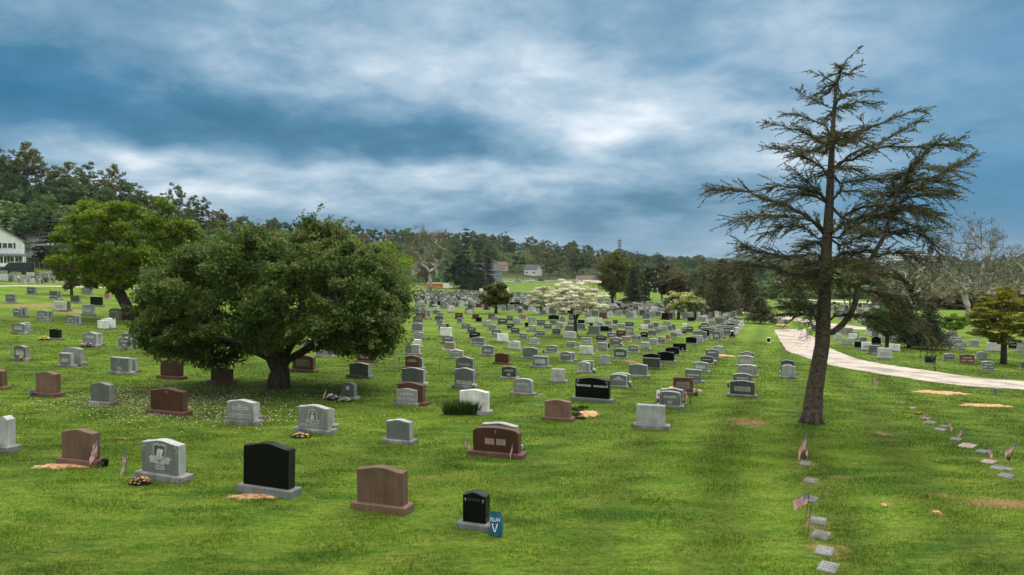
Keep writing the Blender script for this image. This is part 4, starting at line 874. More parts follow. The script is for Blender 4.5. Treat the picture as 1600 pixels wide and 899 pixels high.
# pillars by the field edge
for (px, yt, yb, c, lab) in ((1144, 517, 527, 'k', 'thin dark post with white cap near the field edge'), (1151, 512, 523, 'w', 'frontmost white pillar marker at the right field edge'), (1155.5, 507, 516, 'w', 'middle white pillar marker at the right field edge'), (1158.5, 503, 511, 'w', 'rearmost white pillar marker at the right field edge')):
    p = hit(px, yb); s = F / p[1]; h = (yb - yt) / s; q = MB(); q.box((0, 0, .05), (.42, .42, .3)); q.box((0, 0, h * .55), (.24, .24, h * .8), taper=.85)
    r = empty('pillar_marker', p); tag(r, lab, 'pillar'); q.build('shaft', M['s' + c], r); q = MB(); q.box((0, 0, h * .97), (.3, .3, h * .08)); q.build('cap', M['white'], r)
p = hit(1201, 536); s = F / p[1]; r = empty('small_marker', p, -PSI); tag(r, 'tiny lone black and white marker on grass left of the road', 'marker'); q = MB(); q.box((0, 0, .02), (.34, .3, .12)); q.build('base', M['white'], r); q = MB(); q.box((0, 0, .24), (.24, .18, .34)); q.build('tablet', M['sk'], r); q = MB(); q.box((0, 0, .425), (.26, .2, .04)); q.build('cap', M['white'], r)
# yellow tape at the road corner
p = hit(1210, 531); q = MB(); q.tube([(0, 0, -.05), (.02, 0, .5), (.0, 0, .85)], .02, 5); q.add([(0, 0, .8), (.12, .03, .55), (.1, .02, .2), (.03, 0, .25), (.05, 0, .55)], [(0, 1, 2, 3, 4)]); o = q.build('yellow_stake', M['yellow']); o.location = p; tag(o, 'yellow ribbon stake at the corner of the road', 'stake')
p = hit(1222, 511); q = MB(); q.sphere((0, 0, .1), (.9, .35, .28), 0, 10, .2); o = q.build('sand_pile', M['sand']); o.location = p; tag(o, 'small orange sand pile by the road junction', 'sand')

rank_labels(VS, LM, 'flowers in a small vase')
# ------------------------------------------------------------------ flat markers
fl = [(1294, 887, 1.0, 'lowest flat marker in the near row'), (1288, 862, 1.0, 'second-lowest flat marker in the near row'), (1282, 837, 1.0, 'third-lowest flat marker in the near row'), (1278, 815, 1.0, 'flat marker beside the limp flag in the near row'), (1267, 781, .9, 'flat marker behind the blowing flag'),
      (1266, 752, .9, 'flat marker with bold dark figures in the near row'), (1259, 725, .9, 'topmost flat marker below the paired flags'), (1572, 744, 1., 'lowest flat marker of the right-hand row'), (1560, 731, 1., 'second-lowest flat marker of the right-hand row'), (1576, 734, .6, 'small flat marker near right picture edge'), (1544, 722, .9, 'tan flat marker below a flag in right-hand row'), (1534, 706, .9, 'flat marker left of a flag in right-hand row'),
      (1511, 697, 1.2, 'tan flat marker below middle flag of right-hand row'), (1493, 687, .9, 'flat marker left of middle flag in right-hand row'), (1468, 672, 1., 'flat marker in upper part of right-hand row'), (1475, 667, .8, 'small flat marker behind a flag in right-hand row'), (1452, 661, 1.1, 'flat marker before the yellow flowers'), (1445, 654, .9, 'flat marker just right of yellow flowers'), (1425, 638.5, .8, 'flat marker second from the top of right-hand row'), (1408, 630, .8, 'topmost flat marker of right-hand row'), (845, 617, .8, 'lone flat marker between grey stone and black double stone'), (665, 582, .8, 'lone flat marker left of tall grey gravestone'), (1065, 566, .6, 'flat marker right of the black cluster')]
for px, py, k, lab in fl:
    p = hit(px, py); r = empty('flat_marker', p, -PSI + R(random.uniform(-5, 5)) + (R(-30) if px > 1400 else R(-12))); tag(r, lab + ', set flush in grass', 'flat marker', 'flat grave markers')
    s = .45 * k; EXCL.append((p[0], p[1], s * .36, s * .55, r.rotation_euler[2])); q = MB(); q.cbox((0, 0, -.03), (s * .64, s, .10), .008); q.build('slab', M['et'] if 'tan' in lab else M['marker'], r)
    q = MB(); q.cbox((0, 0, .022), (s * .52, s * .84, .012), .004); pl = q.build('plaque', M['panel_brown'] if 'tan' in lab else M['plaque'], r)
    q = MB()
    for rw in (-1, 0, 1):
        x = -s * .20
        while x < s * .17: lw = random.uniform(.02, .05) * k; q.box((x + lw / 2, rw * s * .2, .0295), (lw, s * .035, .003)); x += lw + .018
    if p[1] < 32: q.build('lettering', M['letter'], pl)

# ------------------------------------------------------------------ sand patches (ragged thin heaps)
def sand(px, py, wpx, hpx, label, hole=.0, thick=.05):
    c = hit(px, py); a = wpx / 2 * c[1] / F; e = hit(px, min(895, py + hpx / 2)); e2 = hit(px, py - hpx / 2); b = max(.08, (e2[1] - e[1]) / 2)
    n = 44; rings = 8; r_ = random.Random(int(px)); ph = [r_.uniform(0, 6) for _ in range(4)]; vs = []; 
    for i in range(rings + 1):
        t = i / rings
        for k in range(n):
            w = 2 * math.pi * k / n; j = 1 + .16 * math.sin(2 * w + ph[0]) + .12 * math.sin(5 * w + ph[1]) + .09 * math.sin(9 * w + ph[2]) + .16 * r_.uniform(-1, 1) * t
            x, y = c[0] + a * t * j * math.cos(w), c[1] + b * t * j * math.sin(w)
            vs.append((x, y, hz(x, y) + thick * (1 - t ** 2) * .5 + .012 * r_.random() * (1 - t) + (.012 if t < 1 else -.03)))
    EXCL.append((c[0], c[1], a * .80, b * .80, 0))
    o = MB().add(vs, [(i * n + k, i * n + (k + 1) % n, (i + 1) * n + (k + 1) % n, (i + 1) * n + k)[::-1] for i in range(rings) for k in range(n)], 0, True).build('sand_patch', M['sand'])
    tag(o, label, 'sand patch', 'patches of orange sand on the lawn'); return o
for a in [(100, 729, 86, 9, 'orange sand along foot of the plain brown foreground gravestone'), (399, 776, 90, 9, 'orange sand along foot of the large black gravestone'), (915, 647, 38, 13, 'orange sand with grass tufts right of reddish-brown gravestone'), (1133, 556, 26, 4, 'orange sand right of grey stones in the right column'),
          (1472, 614, 78, 6, 'upper long orange sand strip below the road'), (1540, 634, 84, 5, 'lower long orange sand strip below the road'), (1357, 581, 10, 4, 'small orange heap at the road edge'), (1090, 610, 12, 4, 'bit of orange sand right of brown panelled stone'), (1050, 606, 10, 3, 'bit of orange sand left of brown panelled stone'),
          (1381, 790, 10, 3, 'small orange bare spot left in the lower right lawn'), (1462, 801, 13, 4, 'small orange bare spot right in the lower right lawn')]: sand(*a)
# grass tufts on the bare sand
def tufts(name, pts, rad_, hgt, n, label, cat, wd=.012):
    V = []
    for (x, y) in pts:
        for i in range(n):
            a_ = random.uniform(0, 6.28); r0 = rad_ * math.sqrt(random.random()); bx, by = x + r0 * math.cos(a_), y + r0 * math.sin(a_) * .7; l = hgt * random.uniform(.5, 1.1); w = random.uniform(0, 6.28); le = random.uniform(.1, .55) * l * (.6 + r0 / rad_)
            z = hz(bx, by) - .01; mx, my = bx + le * .35 * math.cos(a_), by + le * .35 * math.sin(a_)
            dx, dy = wd * math.cos(w), wd * math.sin(w)
            V += [(bx - dx, by - dy, z), (bx + dx, by + dy, z), (mx + dx * .7, my + dy * .7, z + l * .6), (mx + dx * .7, my + dy * .7, z + l * .6), (mx - dx * .7, my - dy * .7, z + l * .6), (bx - dx, by - dy, z), (mx - dx * .7, my - dy * .7, z + l * .6), (mx + dx * .7, my + dy * .7, z + l * .6), (bx + le * math.cos(a_), by + le * math.sin(a_), z + l)]
    me = np_mesh(name, np.array(V), 3, np.arange(len(V)), M['L_shrub'], attrs={'tint': ('FACE', rng.random(len(V) // 3))}); o = link_mesh(name, me); tag(o, label, cat); return o
c = hit(722, 648); tufts('grassy_shrub', [(c[0] + dx * .16, c[1] + .1 * abs(dx) % .2) for dx in (-2.4, -1.4, -.4, .6, 1.6, 2.4)], .22, .52, 210, 'clump of dark green blade-leaved daylily before the white gravestone', 'shrub', .013)
tf = [hit(*q)[:2] for q in ((905, 643), (903, 650), (912, 638), (907, 655), (893, 641), (898, 648))]
o = tufts('grass_tuft', tf, .16, .13, 130, 'green grass tufts sprouting from sand right of reddish-brown gravestone', 'grass'); o['kind'] = 'stuff'

# ------------------------------------------------------------------ TREES
def tubes_mesh(name, nodes, parent, rad_, m, minr=0.0, maxr=9e9):
    nodes = np.array(nodes); n = len(nodes); ch = [[] for _ in range(n)]
    for i, p in enumerate(parent):
        if p >= 0: ch[p].append(i)
    mb = MB(); 
    roots = [i for i, p in enumerate(parent) if p < 0]; stack = [(r, None) for r in roots]
    while stack:
        s, pre = stack.pop(); chain = [s] if pre is None else [pre, s]
        while ch[chain[-1]]:
            c = ch[chain[-1]]; b = max(c, key=lambda k: rad_[k])
            for k in c:
                if k != b: stack.append((k, chain[-1]))
            chain.append(b)
        rr = [rad_[k] for k in chain]
        if pre is not None: rr[0] = min(rr[0], rr[1] * 1.35) if len(rr) > 1 else rr[0]
        if max(rr) < minr or max(rr) >= maxr or len(chain) < 2: continue
        sides = 12 if max(rr) > .15 else 7 if max(rr) > .06 else 5 if max(rr) > .03 else 3
        mb.tube([nodes[k] for k in chain], [max(r_, .006) for r_ in rr], sides)
    return mb.mesh(name, m)
def grow(targets, trunk, seg=.5, rngs=None, lift=.12, pw=.35, wob=.07, init=None):
    """attach target points to a trunk polyline as a branching skeleton"""
    nodes = [np.array(p, float) for p in trunk]; par = [i - 1 for i in range(len(trunk))]; pl = [0.0]
    for i in range(1, len(nodes)): pl.append(pl[-1] + np.linalg.norm(nodes[i] - nodes[i - 1]))
    start = max(1, len(trunk) // 2); top = nodes[-1]
    for ch_ in (init or []):        # ready-made main limbs springing from the trunk top
        prev = len(trunk) - 1
        for q in ch_: nodes.append(np.array(q, float)); par.append(prev); pl.append(pl[prev] + np.linalg.norm(nodes[-1] - nodes[prev])); prev = len(nodes) - 1
    order = np.argsort([np.linalg.norm(t - top) for t in targets]); ends = []
    arr = np.zeros((len(nodes) + len(targets) * 12 + 10, 3)); arr[:len(nodes)] = nodes; pa = np.zeros(len(arr)); pa[:len(pl)] = pl; n = len(nodes)
    for k in order:
        t = targets[k]; d = np.linalg.norm(arr[start:n] - t, axis=1) + pw * pa[start:n] * .3 + .6 * np.maximum(0, arr[start:n, 2] - t[2])
        b = int(np.argmin(d)) + start; L_ = np.linalg.norm(t - arr[b]); s = max(1, min(10, int(L_ / seg))); prev = b; p0 = arr[b].copy()
        for i in range(1, s + 1):
            f = i / s; q = p0 * (1 - f) + t * f; q = q + np.array([0, 0, lift * L_ * math.sin(math.pi * f)]) + rngs.normal(0, wob * seg, 3) * (f < 1)
            arr[n] = q; par.append(prev); pa[n] = pa[prev] + np.linalg.norm(q - arr[prev]); prev = n; n += 1
        ends.append(prev)
    return arr[:n], par, ends
def pipe(nodes, par, rbase, rtip, pw=2.3):
    n = len(par); acc = np.zeros(n); has = np.zeros(n, bool)
    for p in par:
        if p >= 0: has[p] = True
    acc[~has] = 1.0
    for i in range(n - 1, 0, -1):
        if par[i] >= 0: acc[par[i]] += acc[i] if has[i] or True else 1
    r = acc ** (1 / pw); r = (r - 1) / max(1e-6, r.max() - 1); return rtip + (rbase - rtip) * r
def leaves(cent, size, tint, upb=.3, asp=.55, r_=rng, flat=None):
    """diamond leaves folded a little, centred at cent"""
    n = len(cent); nrm = r_.normal(size=(n, 3)); nrm[:, 2] = np.abs(nrm[:, 2]) + upb; nrm /= np.linalg.norm(nrm, axis=1)[:, None]
    a = np.cross(nrm, r_.normal(size=(n, 3))); a /= np.linalg.norm(a, axis=1)[:, None] + 1e-9; b = np.cross(nrm, a)
    s = (size * r_.uniform(.6, 1.3, n))[:, None]
    V = np.empty((n, 4, 3)); V[:, 0] = cent - a * s; V[:, 1] = cent + b * s * asp - nrm * s * .12; V[:, 2] = cent + a * s; V[:, 3] = cent - b * s * asp - nrm * s * .12
    return V.reshape(-1, 3)
def leafmesh(name, V, m, tint): return np_mesh(name, V, 4, np.arange(len(V)), m, attrs={'tint': ('FACE', tint)})
def clump_leaves(ends, rads, per, size, r_, flat=.8, shell=.5):
    C = []; T = []
    for e, R_ in zip(ends, rads):
        k = max(5, int(per * (R_ ** 2 if np.isscalar(R_) else R_[0] ** 2))); d = r_.normal(size=(k, 3)); d /= np.linalg.norm(d, axis=1)[:, None]
        rr = R_ * (shell + (1 - shell) * r_.random(k) ** .5) * (1 + .22 * np.sin(d[:, 0] * 5 + e[0]) * np.sin(d[:, 1] * 6 + e[2]))
        rr *= r_.random(k) ** .22
        C.append(e + d * rr[:, None] * np.array([1, 1, flat])); T.append(np.clip(r_.normal(.44 + r_.uniform(-.24, .24), .2, k), 0, 1))
    C = np.concatenate(C); return C, np.concatenate(T)
def dome_targets(n, rx, rup, rdn, zc, r_, inner=.35, ry=None, power=1.0):
    P = []
    while len(P) < n:
        d = r_.normal(size=3); d /= np.linalg.norm(d); q = inner + (1 - inner) * r_.random() ** .45
        q *= 1 + .09 * math.sin(4 * math.atan2(d[1], d[0]) + d[2] * 5)
        P.append(np.array([d[0] * rx * q, d[1] * (ry or rx) * q, zc + (d[2] * rup if d[2] > 0 else d[2] * rdn) * q]))
    return P
def broadleaf(name, seed, H, Wd, leafm, barkm, n=60, per=260, size=.12, trunk_h=.25, tr=.2, low=.35, cl=.16, flat=.8, minr=0., part=('trunk', 'crown'), lean=(0, 0), topsharp=1.0, tintshift=0, twig=.012, cluster_shell=.5, mid=None):
    """returns (trunk mesh, crown mesh), local coords base at origin"""
    r_ = np.random.default_rng(seed); rx = Wd / 2; cb = H * low; zc = mid * H if mid else (cb + H) / 2 * .95
    T = dome_targets(n, rx * (1 - cl), (H - zc) * (1 - cl * .7), (zc - cb) * .95, zc, r_)
    if topsharp != 1.0: T = [np.array([t[0] * (1 - topsharp * max(0, (t[2] - zc) / (H - zc))), t[1] * (1 - topsharp * max(0, (t[2] - zc) / (H - zc))), t[2]]) for t in T]
    th = H * trunk_h; tk = [(0, 0, -.2), (lean[0] * .3, lean[1] * .3, th * .5), (lean[0], lean[1], th)]
    if trunk_h < .3: tk.append((lean[0] * 1.3, lean[1], th * 1.25))
    nd, par, ends = grow(T, tk, seg=max(.35, H * .06), rngs=r_); rd = pipe(nd, par, tr, twig)
    rd[0] *= 1.25
    tm = tubes_mesh('trunk', nd, par, rd, barkm, minr)
    R0 = Wd * cl * .62; C, t = clump_leaves([nd[e] for e in ends], [R0 * r_.uniform(.75, 1.3) for _ in ends], per / R0 ** 2, size, r_, flat, cluster_shell)
    cm = leafmesh('crown', leaves(C, size, t, r_=r_), leafm, np.clip(t + tintshift, 0, 1)); return tm, cm
def conifer_mesh(seed, H, Wd, leafm, barkm, tiers=16, size=.25, per=16, low=.06, droop=.35, tr=.16):
    r_ = np.random.default_rng(seed); nd = [(0, 0, -.2)]; par = [-1]; nt_ = 14
    for i in range(1, nt_ + 1): nd.append((0.02 * H * .1 * math.sin(i), 0, H * .97 * i / nt_)); par.append(i - 1)
    rd = [tr * (1 - i / (nt_ + 1)) + .015 for i in range(nt_ + 1)]; C = []; T = []
    for t in range(tiers):
        f = low + (1 - low) * (t + r_.uniform(-.3, .3)) / tiers; z = H * min(.99, max(.02, f)); rr = Wd / 2 * (1 - f) ** .85 * (r_.uniform(.75, 1.15)) + .03 * Wd; nb = max(5, int(11 * (1 - f) + 4))
        for b in range(nb):
            a = 2 * math.pi * (b + r_.random()) / nb; L_ = rr * r_.uniform(.65, 1.12); e = np.array([math.cos(a) * L_, math.sin(a) * L_, z - droop * L_ * .6 + .12 * L_ * r_.random()])
            s0 = np.array([0, 0, z]); k = int(np.clip(z / (H * .97) * nt_, 0, nt_)); nd.append(tuple((s0 + e) / 2 + (0, 0, .04 * L_))); par.append(k); nd.append(tuple(e)); par.append(len(nd) - 2); rd += [.02, .01]
            m = int(per * (1 + 2.2 * L_ / (Wd / 2))); f2 = r_.uniform(.15, 1.05, m)[:, None]; q = s0 * (1 - f2) + e * f2; spread = .16 * L_ + size * .5
            q = q + r_.normal(0, 1, (m, 3)) * np.array([spread, spread, spread * .35]) + np.array([0, 0, -.05 * L_]) ; C.append(q); T.append(np.clip(r_.normal(.45, .22, m), 0, 1))
    C = np.concatenate(C); T = np.concatenate(T)
    return tubes_mesh('trunk', nd, par, rd, barkm), leafmesh('crown', leaves(C, size, T, upb=.6, asp=.38, r_=r_), leafm, T)
def bare_mesh(seed, H, Wd, barkm, n=260, tr=.3, trunk_h=.2, low=.3, haze=None, hz_n=0, hsize=.1, twigm=None, minr=0.):
    r_ = np.random.default_rng(seed); zc = H * .62; T = dome_targets(n, Wd / 2, H - zc, zc - H * low, zc, r_, inner=.2)
    nd, par, ends = grow(T, [(0, 0, -.2), (.05, 0, H * trunk_h * .5), (0, .05, H * trunk_h)], seg=H * .045, rngs=r_, lift=.06, wob=.12); rd = pipe(nd, par, tr, .022, 2.2)
    # fine terminal twigs
    nd = list(map(tuple, nd)); rd = list(rd); 
    for e in list(ends):
        for k in range(5):
            d = r_.normal(size=3); d[2] = abs(d[2]) + .6; d /= np.linalg.norm(d); p = np.array(nd[e]); L_ = H * .06 * r_.uniform(.6, 1.3)
            nd.append(tuple(p + d * L_ * .5 + r_.normal(0, .03 * H * .06, 3))); par.append(e); nd.append(tuple(p + d * L_)); par.append(len(nd) - 2); rd += [.016, .010]
    tm = (tubes_mesh('trunk', nd, par, rd, barkm, tr * .3), tubes_mesh('twigs', nd, par, rd, M['bark_grey'], 0, tr * .3)); cm = None
    if haze:
        C, t = clump_leaves([np.array(nd[e]) for e in ends], [H * .05] * len(ends), hz_n / (H * .05) ** 2, hsize, r_, 1.0, .1); cm = leafmesh('crown', leaves(C, hsize, t, r_=r_), haze, t)
    return tm, cm
TREES = []
def plant(kind, px, py, tm, cm, label=None, cat='tree', rot=None, sc_=1.0, group=None, pos=None, look=None):
    p = hit(px, py) if pos is None else pos
    r = empty(kind, p, random.uniform(0, 6.28) if rot is None else rot); r.scale = (sc_, sc_, sc_) if np.isscalar(sc_) else sc_
    tag(r, label, cat, group)
    if isinstance(tm, tuple): link_mesh('trunk', tm[0], r); link_mesh('twigs', tm[1], r)
    elif tm: link_mesh('trunk', tm, r)
    if cm: link_mesh('crown', cm, r)
    return r
def szs(px, py): p = hit(px, py); return p, p[1] / F

# crabapple in front: dome with foliage to knee height, short thick trunk, dark vase limbs
p, m_ = szs(430, 610)
def crab():
    r_ = np.random.default_rng(11); T = []
    def prof(x):   # top and bottom of crown in photo px above base, by x offset px
        xs = [-230, -205, -160, -100, -30, 40, 110, 160, 200, 226]; top = [130, 178, 215, 238, 256, 258, 246, 235, 205, 130]; bot = [98, 62, 44, 40, 64, 68, 58, 58, 64, 100]
        return np.interp(x, xs, top), np.interp(x, xs, bot)
    while len(T) < 520:
        x = r_.uniform(-222, 220); t_, b_ = prof(x); b_ += 6 * (abs(x) < 130); hw = 205 * math.sqrt(max(0.02, 1 - (x / 236) ** 2)); y = r_.uniform(-hw, hw); e = math.sqrt(max(0, 1 - (y / (hw + 1)) ** 2))
        mid_ = (t_ + b_) / 2 + 5; hh = (t_ - b_) / 2 * (.30 + .70 * e); z = mid_ + r_.choice([-1, 1], p=[.45, .55]) * hh * r_.random() ** r_.choice([.4, 1.3]) - 4
        rr = math.hypot(x / 225, y / 205)
        if rr < .30 and z < 92: continue
        
        T.append(np.array([x, y, z]) * m_ * np.array([.86, .86, .97]))
    for x, z in ((66, 270), (69, 260), (64, 250), (110, 256), (92, 262), (190, 228), (-40, 250)): T.append(np.array([x, -20 + r_.uniform(-20, 20), z]) * m_ * np.array([.86, .86, .97]))
    limbs = []
    for k, (az_, rr_, hh_) in enumerate(((175, 3.6, 1.5), (205, 2.6, 2.2), (150, 2.2, 3.2), (5, 3.4, 1.9), (-30, 2.4, 2.4), (35, 1.9, 3.3), (90, 2.4, 2.6), (-90, 2.2, 2.3), (70, .7, 3.9), (250, 1.2, 3.6))):
        limbs.append([(.03 + rr_ * t * math.cos(R(az_ + 7 * math.sin(5 * t + k))), rr_ * t * math.sin(R(az_ + 7 * math.sin(5 * t + k))), .95 + hh_ * (t ** (.8 if rr_ > 2 else 1)) * 1.0 + .12 * math.sin(6 * t + k)) for t in (.12, .25, .4, .55, .7, .85, 1.0)])
    nd, par, ends = grow(T, [(0, 0, -.2), (.0, 0, .3), (.02, 0, .6), (.03, 0, .9)], seg=.42, rngs=r_, lift=-.05, pw=.2, wob=.10, init=limbs); rd = pipe(nd, par, .44, .012, 2.2)
    rd[0] = .56; rd[1] = .47; rd[2] = .43; rd[3] = .41
    tm = tubes_mesh('trunk', nd, par, rd, M['bark_dark'])
    C, t = clump_leaves([nd[e] for e in ends[:]], [.48 * r_.uniform(.6, 1.5) if i < 520 else .17 for i, _ in enumerate(ends)], 1500, .06, r_, .75, .35)
    # loose sprigs breaking the outline
    S = []; 
    for e in ends:
        p0 = nd[e]
        if np.hypot(p0[0], p0[1]) > 3.2 or p0[2] > 4.4:
            for k in range(2):
                d = p0 - np.array([0, 0, 2.6]); d /= np.linalg.norm(d); d = d + r_.normal(0, .45, 3); L_ = r_.uniform(.35, .8); f = r_.random(36)[:, None]; S.append(p0 + d * L_ * f + r_.normal(0, .05, (36, 3)))
    S = np.concatenate(S); C = np.concatenate([C, S]); t = np.concatenate([t, np.clip(r_.normal(.6, .25, len(S)), 0, 1)])
    ok = ~((np.hypot(C[:, 0], C[:, 1]) < 1.2) & (C[:, 2] < 1.25)) & (C[:, 2] > .75); C = C[ok]; t = t[ok]; print('crab leaves', len(C))
    return tm, leafmesh('crown', leaves(C, .068, t, r_=r_, upb=.2), M['L_crab'], t)
tm, cm = crab(); pp = p + np.array([0, .5, 0]); pp[2] = hz(pp[0], pp[1])
plant('crabapple_tree', 0, 0, tm, cm, 'broad domed dark green crabapple with short thick trunk, nearest tree at left', rot=0, pos=pp)

# yellow-green maples
p, m_ = szs(198, 500)
H = 206 * m_; tm, cm = broadleaf('m', 21, H, 232 * m_, M['L_maple'], M['bark_dark'], n=210, per=170, size=.17, trunk_h=.20, tr=.50, low=.20, cl=.105, flat=.5, lean=(-.9, 0), cluster_shell=.4, mid=.55)
plant('maple_tree', 203, 500, tm, cm, 'yellow-green spreading maple with dark leaning trunk behind the crabapple', rot=0)
p, m_ = szs(560, 500); p = hit(575, 492); m_ = p[1] / F
tm2, cm2 = broadleaf('m', 22, 125 * m_, 190 * m_, M['L_maple'], M['bark_dark'], n=90, per=330, size=.14, trunk_h=.2, tr=.4, low=.16, cl=.16, flat=.6, mid=.5)
plant('maple_tree', 560, 492, tm2, cm2, 'yellow-green maple showing past the right side of the crabapple', rot=0)
p = hit(120, 470); m_ = p[1] / F
tm2, cm2 = broadleaf('m', 23, 95 * m_, 75 * m_, M['L_brown'], M['bark_dark'], n=50, per=200, size=.14, trunk_h=.2, tr=.18, low=.15, cl=.18, flat=.7)
plant('small_tree', 112, 462, tm2, cm2, 'small dull grey-green tree at the left edge of the yellow-green maple')
# white dogwoods and small field trees
def small(px, py, wpx, hpx, leafm, label, kind='dogwood_tree', seed=1, flat=.45, n=80, per=150, low=.3, tr=.14, bark='bark_dark', cl=.17, size=None, shell=.4, ts=0, mid=None, sub=1.0):
    p = hit(px, py); m_ = p[1] / F; s = size or max(.05, 1.5 * m_)
    tm, cm = broadleaf('d', seed, hpx * m_, wpx * m_, M[leafm], M[bark], n=n, per=per, size=s, trunk_h=.22, tr=tr, low=low, cl=cl, flat=flat, cluster_shell=shell, tintshift=ts, mid=mid)
    return plant(kind, px, py, tm, cm, label, rot=random.uniform(-.4, .4))
small(899, 525, 106, 94, 'L_bloom', 'layered white-blossomed dogwood in the middle of the field', seed=31, n=125, per=230, low=.34, tr=.16, flat=.22, ts=.16, mid=.60, cl=.115, size=.075)
small(845, 492, 52, 46, 'L_bloom', 'smaller white-blossomed dogwood left of and behind the larger one', seed=32, n=60, low=.2, flat=.4, ts=.12)
small(1060, 499, 58, 46, 'L_bloom2', 'yellowish-blossomed dogwood, left one of the pair', seed=33, n=70, low=.25, flat=.35, tr=.2, ts=.05)
small(1086, 500, 38, 40, 'L_bloom2', 'yellowish-blossomed dogwood, right one of the pair', seed=34, n=50, low=.3, flat=.4, tr=.16)
small(775, 490, 54, 48, 'L_olive', 'small rounded olive-green tree in the middle field', 'small_tree', seed=35, n=70, low=.25, flat=.7, tr=.22, per=170)
small(1386, 545, 84, 68, 'L_green', 'small leafy green tree among graves beyond the road', 'small_tree', seed=36, n=110, low=.28, flat=.5, tr=.16, per=120)
small(1489, 527, 48, 36, 'L_bright', 'small bright lime-green tree with white trunk', 'small_tree', seed=37, n=60, low=.35, flat=.5, tr=.1, bark='bark_pale')
# golden layered tree at right
p = hit(1568, 569); m_ = p[1] / F
tm, cm = broadleaf('m', 41, 126 * m_, 118 * m_, M['L_gold'], M['bark_dark'], n=190, per=120, size=.075, trunk_h=.5, tr=.17, low=.22, cl=.13, flat=.22, topsharp=.55, cluster_shell=.2)
plant('golden_tree', 1568, 569, tm, cm, 'golden-olive layered tree beside graves at the right edge', rot=0)
# bare shrub
p = hit(678, 477); m_ = p[1] / F
tm, cm = bare_mesh(51, 32 * m_, 30 * m_, M['bark_grey'], n=60, tr=.14, trunk_h=.08, low=.1)
plant('bare_shrub', 678, 477, tm, cm, 'bare purple-brown shrub among the far graves', 'shrub')

